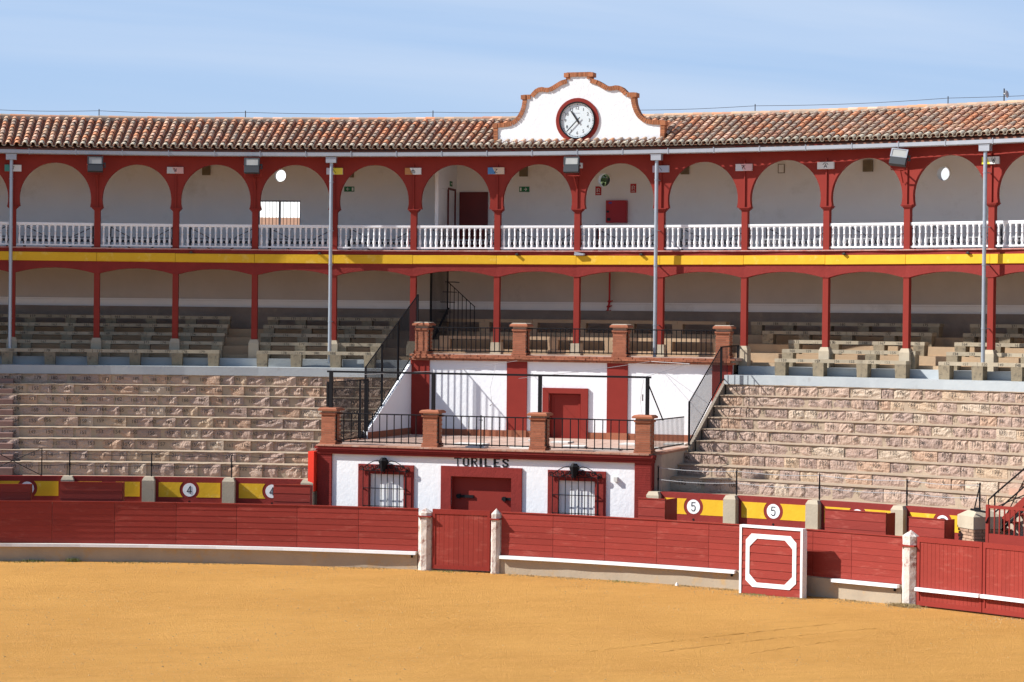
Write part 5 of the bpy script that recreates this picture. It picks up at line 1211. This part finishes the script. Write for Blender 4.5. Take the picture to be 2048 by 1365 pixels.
# low wall behind the gate
mb = MB(); mb.arc(1.118, 1.25, 35.9, 36.3, 0, 2.45, j=.01); mb.arc(1.096, 1.122, 35.9, 36.3, 0, 2.5, j=.01)
tag(solo(mb, 'rubble_wall', BEIGE, 'rough rendered wall behind the red metal gate at right', 'wall', FR(1.17, 36, 0), w=True))
# rope bracket at far right
t = thing('rope_anchor', 'black splayed anchor post with slack rope above the rightmost number 5 panel', 'post', FR(1.0850, 36.02, 2.45))
q = MB(); q.tube([(-.10, 0, 0), (.10, 0, .78)], .02, 5); add_local(q, 'strut', IRON, t)
# ------------------------------------------------------------------ weeds and straw
def weeds(name, ph, r, m, n_, h, sp_, lab):
    q = MB()
    for k in range(n_):
        x = rnd.gauss(0, sp_); y = rnd.gauss(0, sp_ * .4); a = rnd.uniform(0, 6.28); L = h * rnd.uniform(.4, 1); w = .008
        dx, dy = math.cos(a) * L * .6, math.sin(a) * L * .6
        q.add([(x - w, y, 0), (x + w, y, 0), (x + dx * .5 + w, y + dy * .5, L * .7), (x + dx * .5 - w, y + dy * .5, L * .7), (x + dx, y + dy, L * rnd.uniform(.5, 1))], [(0, 1, 2, 3), (3, 2, 4)])
    tag(solo(q, name, m, lab, 'weeds', FR(ph, r, 0)), kind='stuff')
weeds('weed_tuft', .2850, 33.50, GRASS, 160, .16, .09, 'bright green weed tuft at the foot of the left barrier')
weeds('weed_tuft', .2490, 33.50, GRASS, 90, .09, .16, 'low green weeds near the left edge of the barrier')
weeds('dry_grass', 1.0690, 33.40, STRAW, 420, .13, .22, 'clump of dry straw at the foot of the peeling gatepost')
for k, (ph, sp_) in enumerate(((.335, .5), (.42, .5), (.56, .5), (.63, .4), (.70, .5), (.745, .4), (.80, .4), (.86, .3), (.90, .3), (.935, .2), (.975, .2), (1.02, .25), (.24, .4))):
    weeds('dry_grass', ph, 33.45 if not .92 < ph < .985 else 32.9, STRAW if k % 3 else GRASS, 120, .045, sp_, f'{ORD[k]} thin patch of dry weeds along the barrier base')
q = MB().lathe([(.05, 0), (.06, .02), (.03, .06), (.01, .10)], 6); solo(q, 'litter_scrap', WHITEP, 'small crumpled white scrap on the sand by the middle barrier', 'litter', FR(.852, 33.45, 0))
# ------------------------------------------------------------------ what shows through the wall openings
def house(lab, ph, r, w, d, h, rot=0., windows=()):
    t = thing('town_house', lab, 'house', FR(ph, r, 0, rot))
    q = MB(); q.box(-w, w, 0, d, 0, h); add_local(q, 'wall', WALLW, t)
    q = MB(); q.add([(-w - .3, -.3, h), (w + .3, -.3, h), (w + .3, d + .3, h), (-w - .3, d + .3, h), (-w - .3, d / 2, h + .9), (w + .3, d / 2, h + .9)], [(0, 1, 5, 4), (2, 3, 4, 5), (0, 4, 3), (1, 2, 5), (3, 2, 1, 0)]); add_local(q, 'roof', HROOF, t)
    for x, z in windows:
        q = MB(); q.box(x - .45, x + .45, -.02, .06, z, z + 1.2); f = add_local(q, 'window', GLASS, t)
        q = MB(); q.ring([(x - .5, z - .05), (x + .5, z - .05), (x + .5, z + 1.25), (x - .5, z + 1.25)], [(x - .42, z + .03), (x + .42, z + .03), (x + .42, z + 1.17), (x - .42, z + 1.17)], -.06, -.02); add_local(q, 'window_frame', WALLW, f)
house('white house glimpsed through the barred window and the left round opening', .322, 80, 9, 8, 16.0, .8, windows=((.7, 9.2), (-2.2, 9.2)))
house('low tiled house seen through the lower half of the barred window', .3445, 66, 3.2, 6, 11.2, windows=((1, 8), (2, 8)))
house('white house seen through the rightmost round opening', .743, 78, 5, 8, 16.2, windows=((3.2, 11),))
tr = thing('leafy_tree', 'green tree seen through the middle round opening', 'tree', FR(.594, 58, 0))
q = MB(); q.tube([(0, 0, 0), (.1, 0, 5), (-.1, .1, 9), (.2, 0, 14)], [.35, .28, .2, .06], 8); q.tube([(0, 0, 7), (1.2, 0, 12.5)], [.14, .04], 6); q.tube([(0, 0, 6.5), (-1.3, .5, 12)], [.14, .04], 6); add_local(q, 'trunk', BARK, tr)
q = MB()
for k in range(5200):
    a = rnd.uniform(0, 6.28); e = rnd.uniform(-1, 1); s = rnd.random() ** .4 * 2.1; c = Vector((math.cos(a) * math.sqrt(1 - e * e), math.sin(a) * math.sqrt(1 - e * e), e * .95)) * s + Vector((0, 0, 13.0))
    if rnd.random() < .35: continue
    u = Vector((rnd.uniform(-1, 1), rnd.uniform(-1, 1), rnd.uniform(-1, 1))).normalized() * .12; v = u.cross(Vector((rnd.uniform(-1, 1), rnd.uniform(-1, 1), rnd.uniform(-1, 1)))).normalized() * .06
    q.add([c - u, c + v, c + u, c - v], [(0, 1, 2, 3)])
add_local(q, 'crown', LEAF, tr)
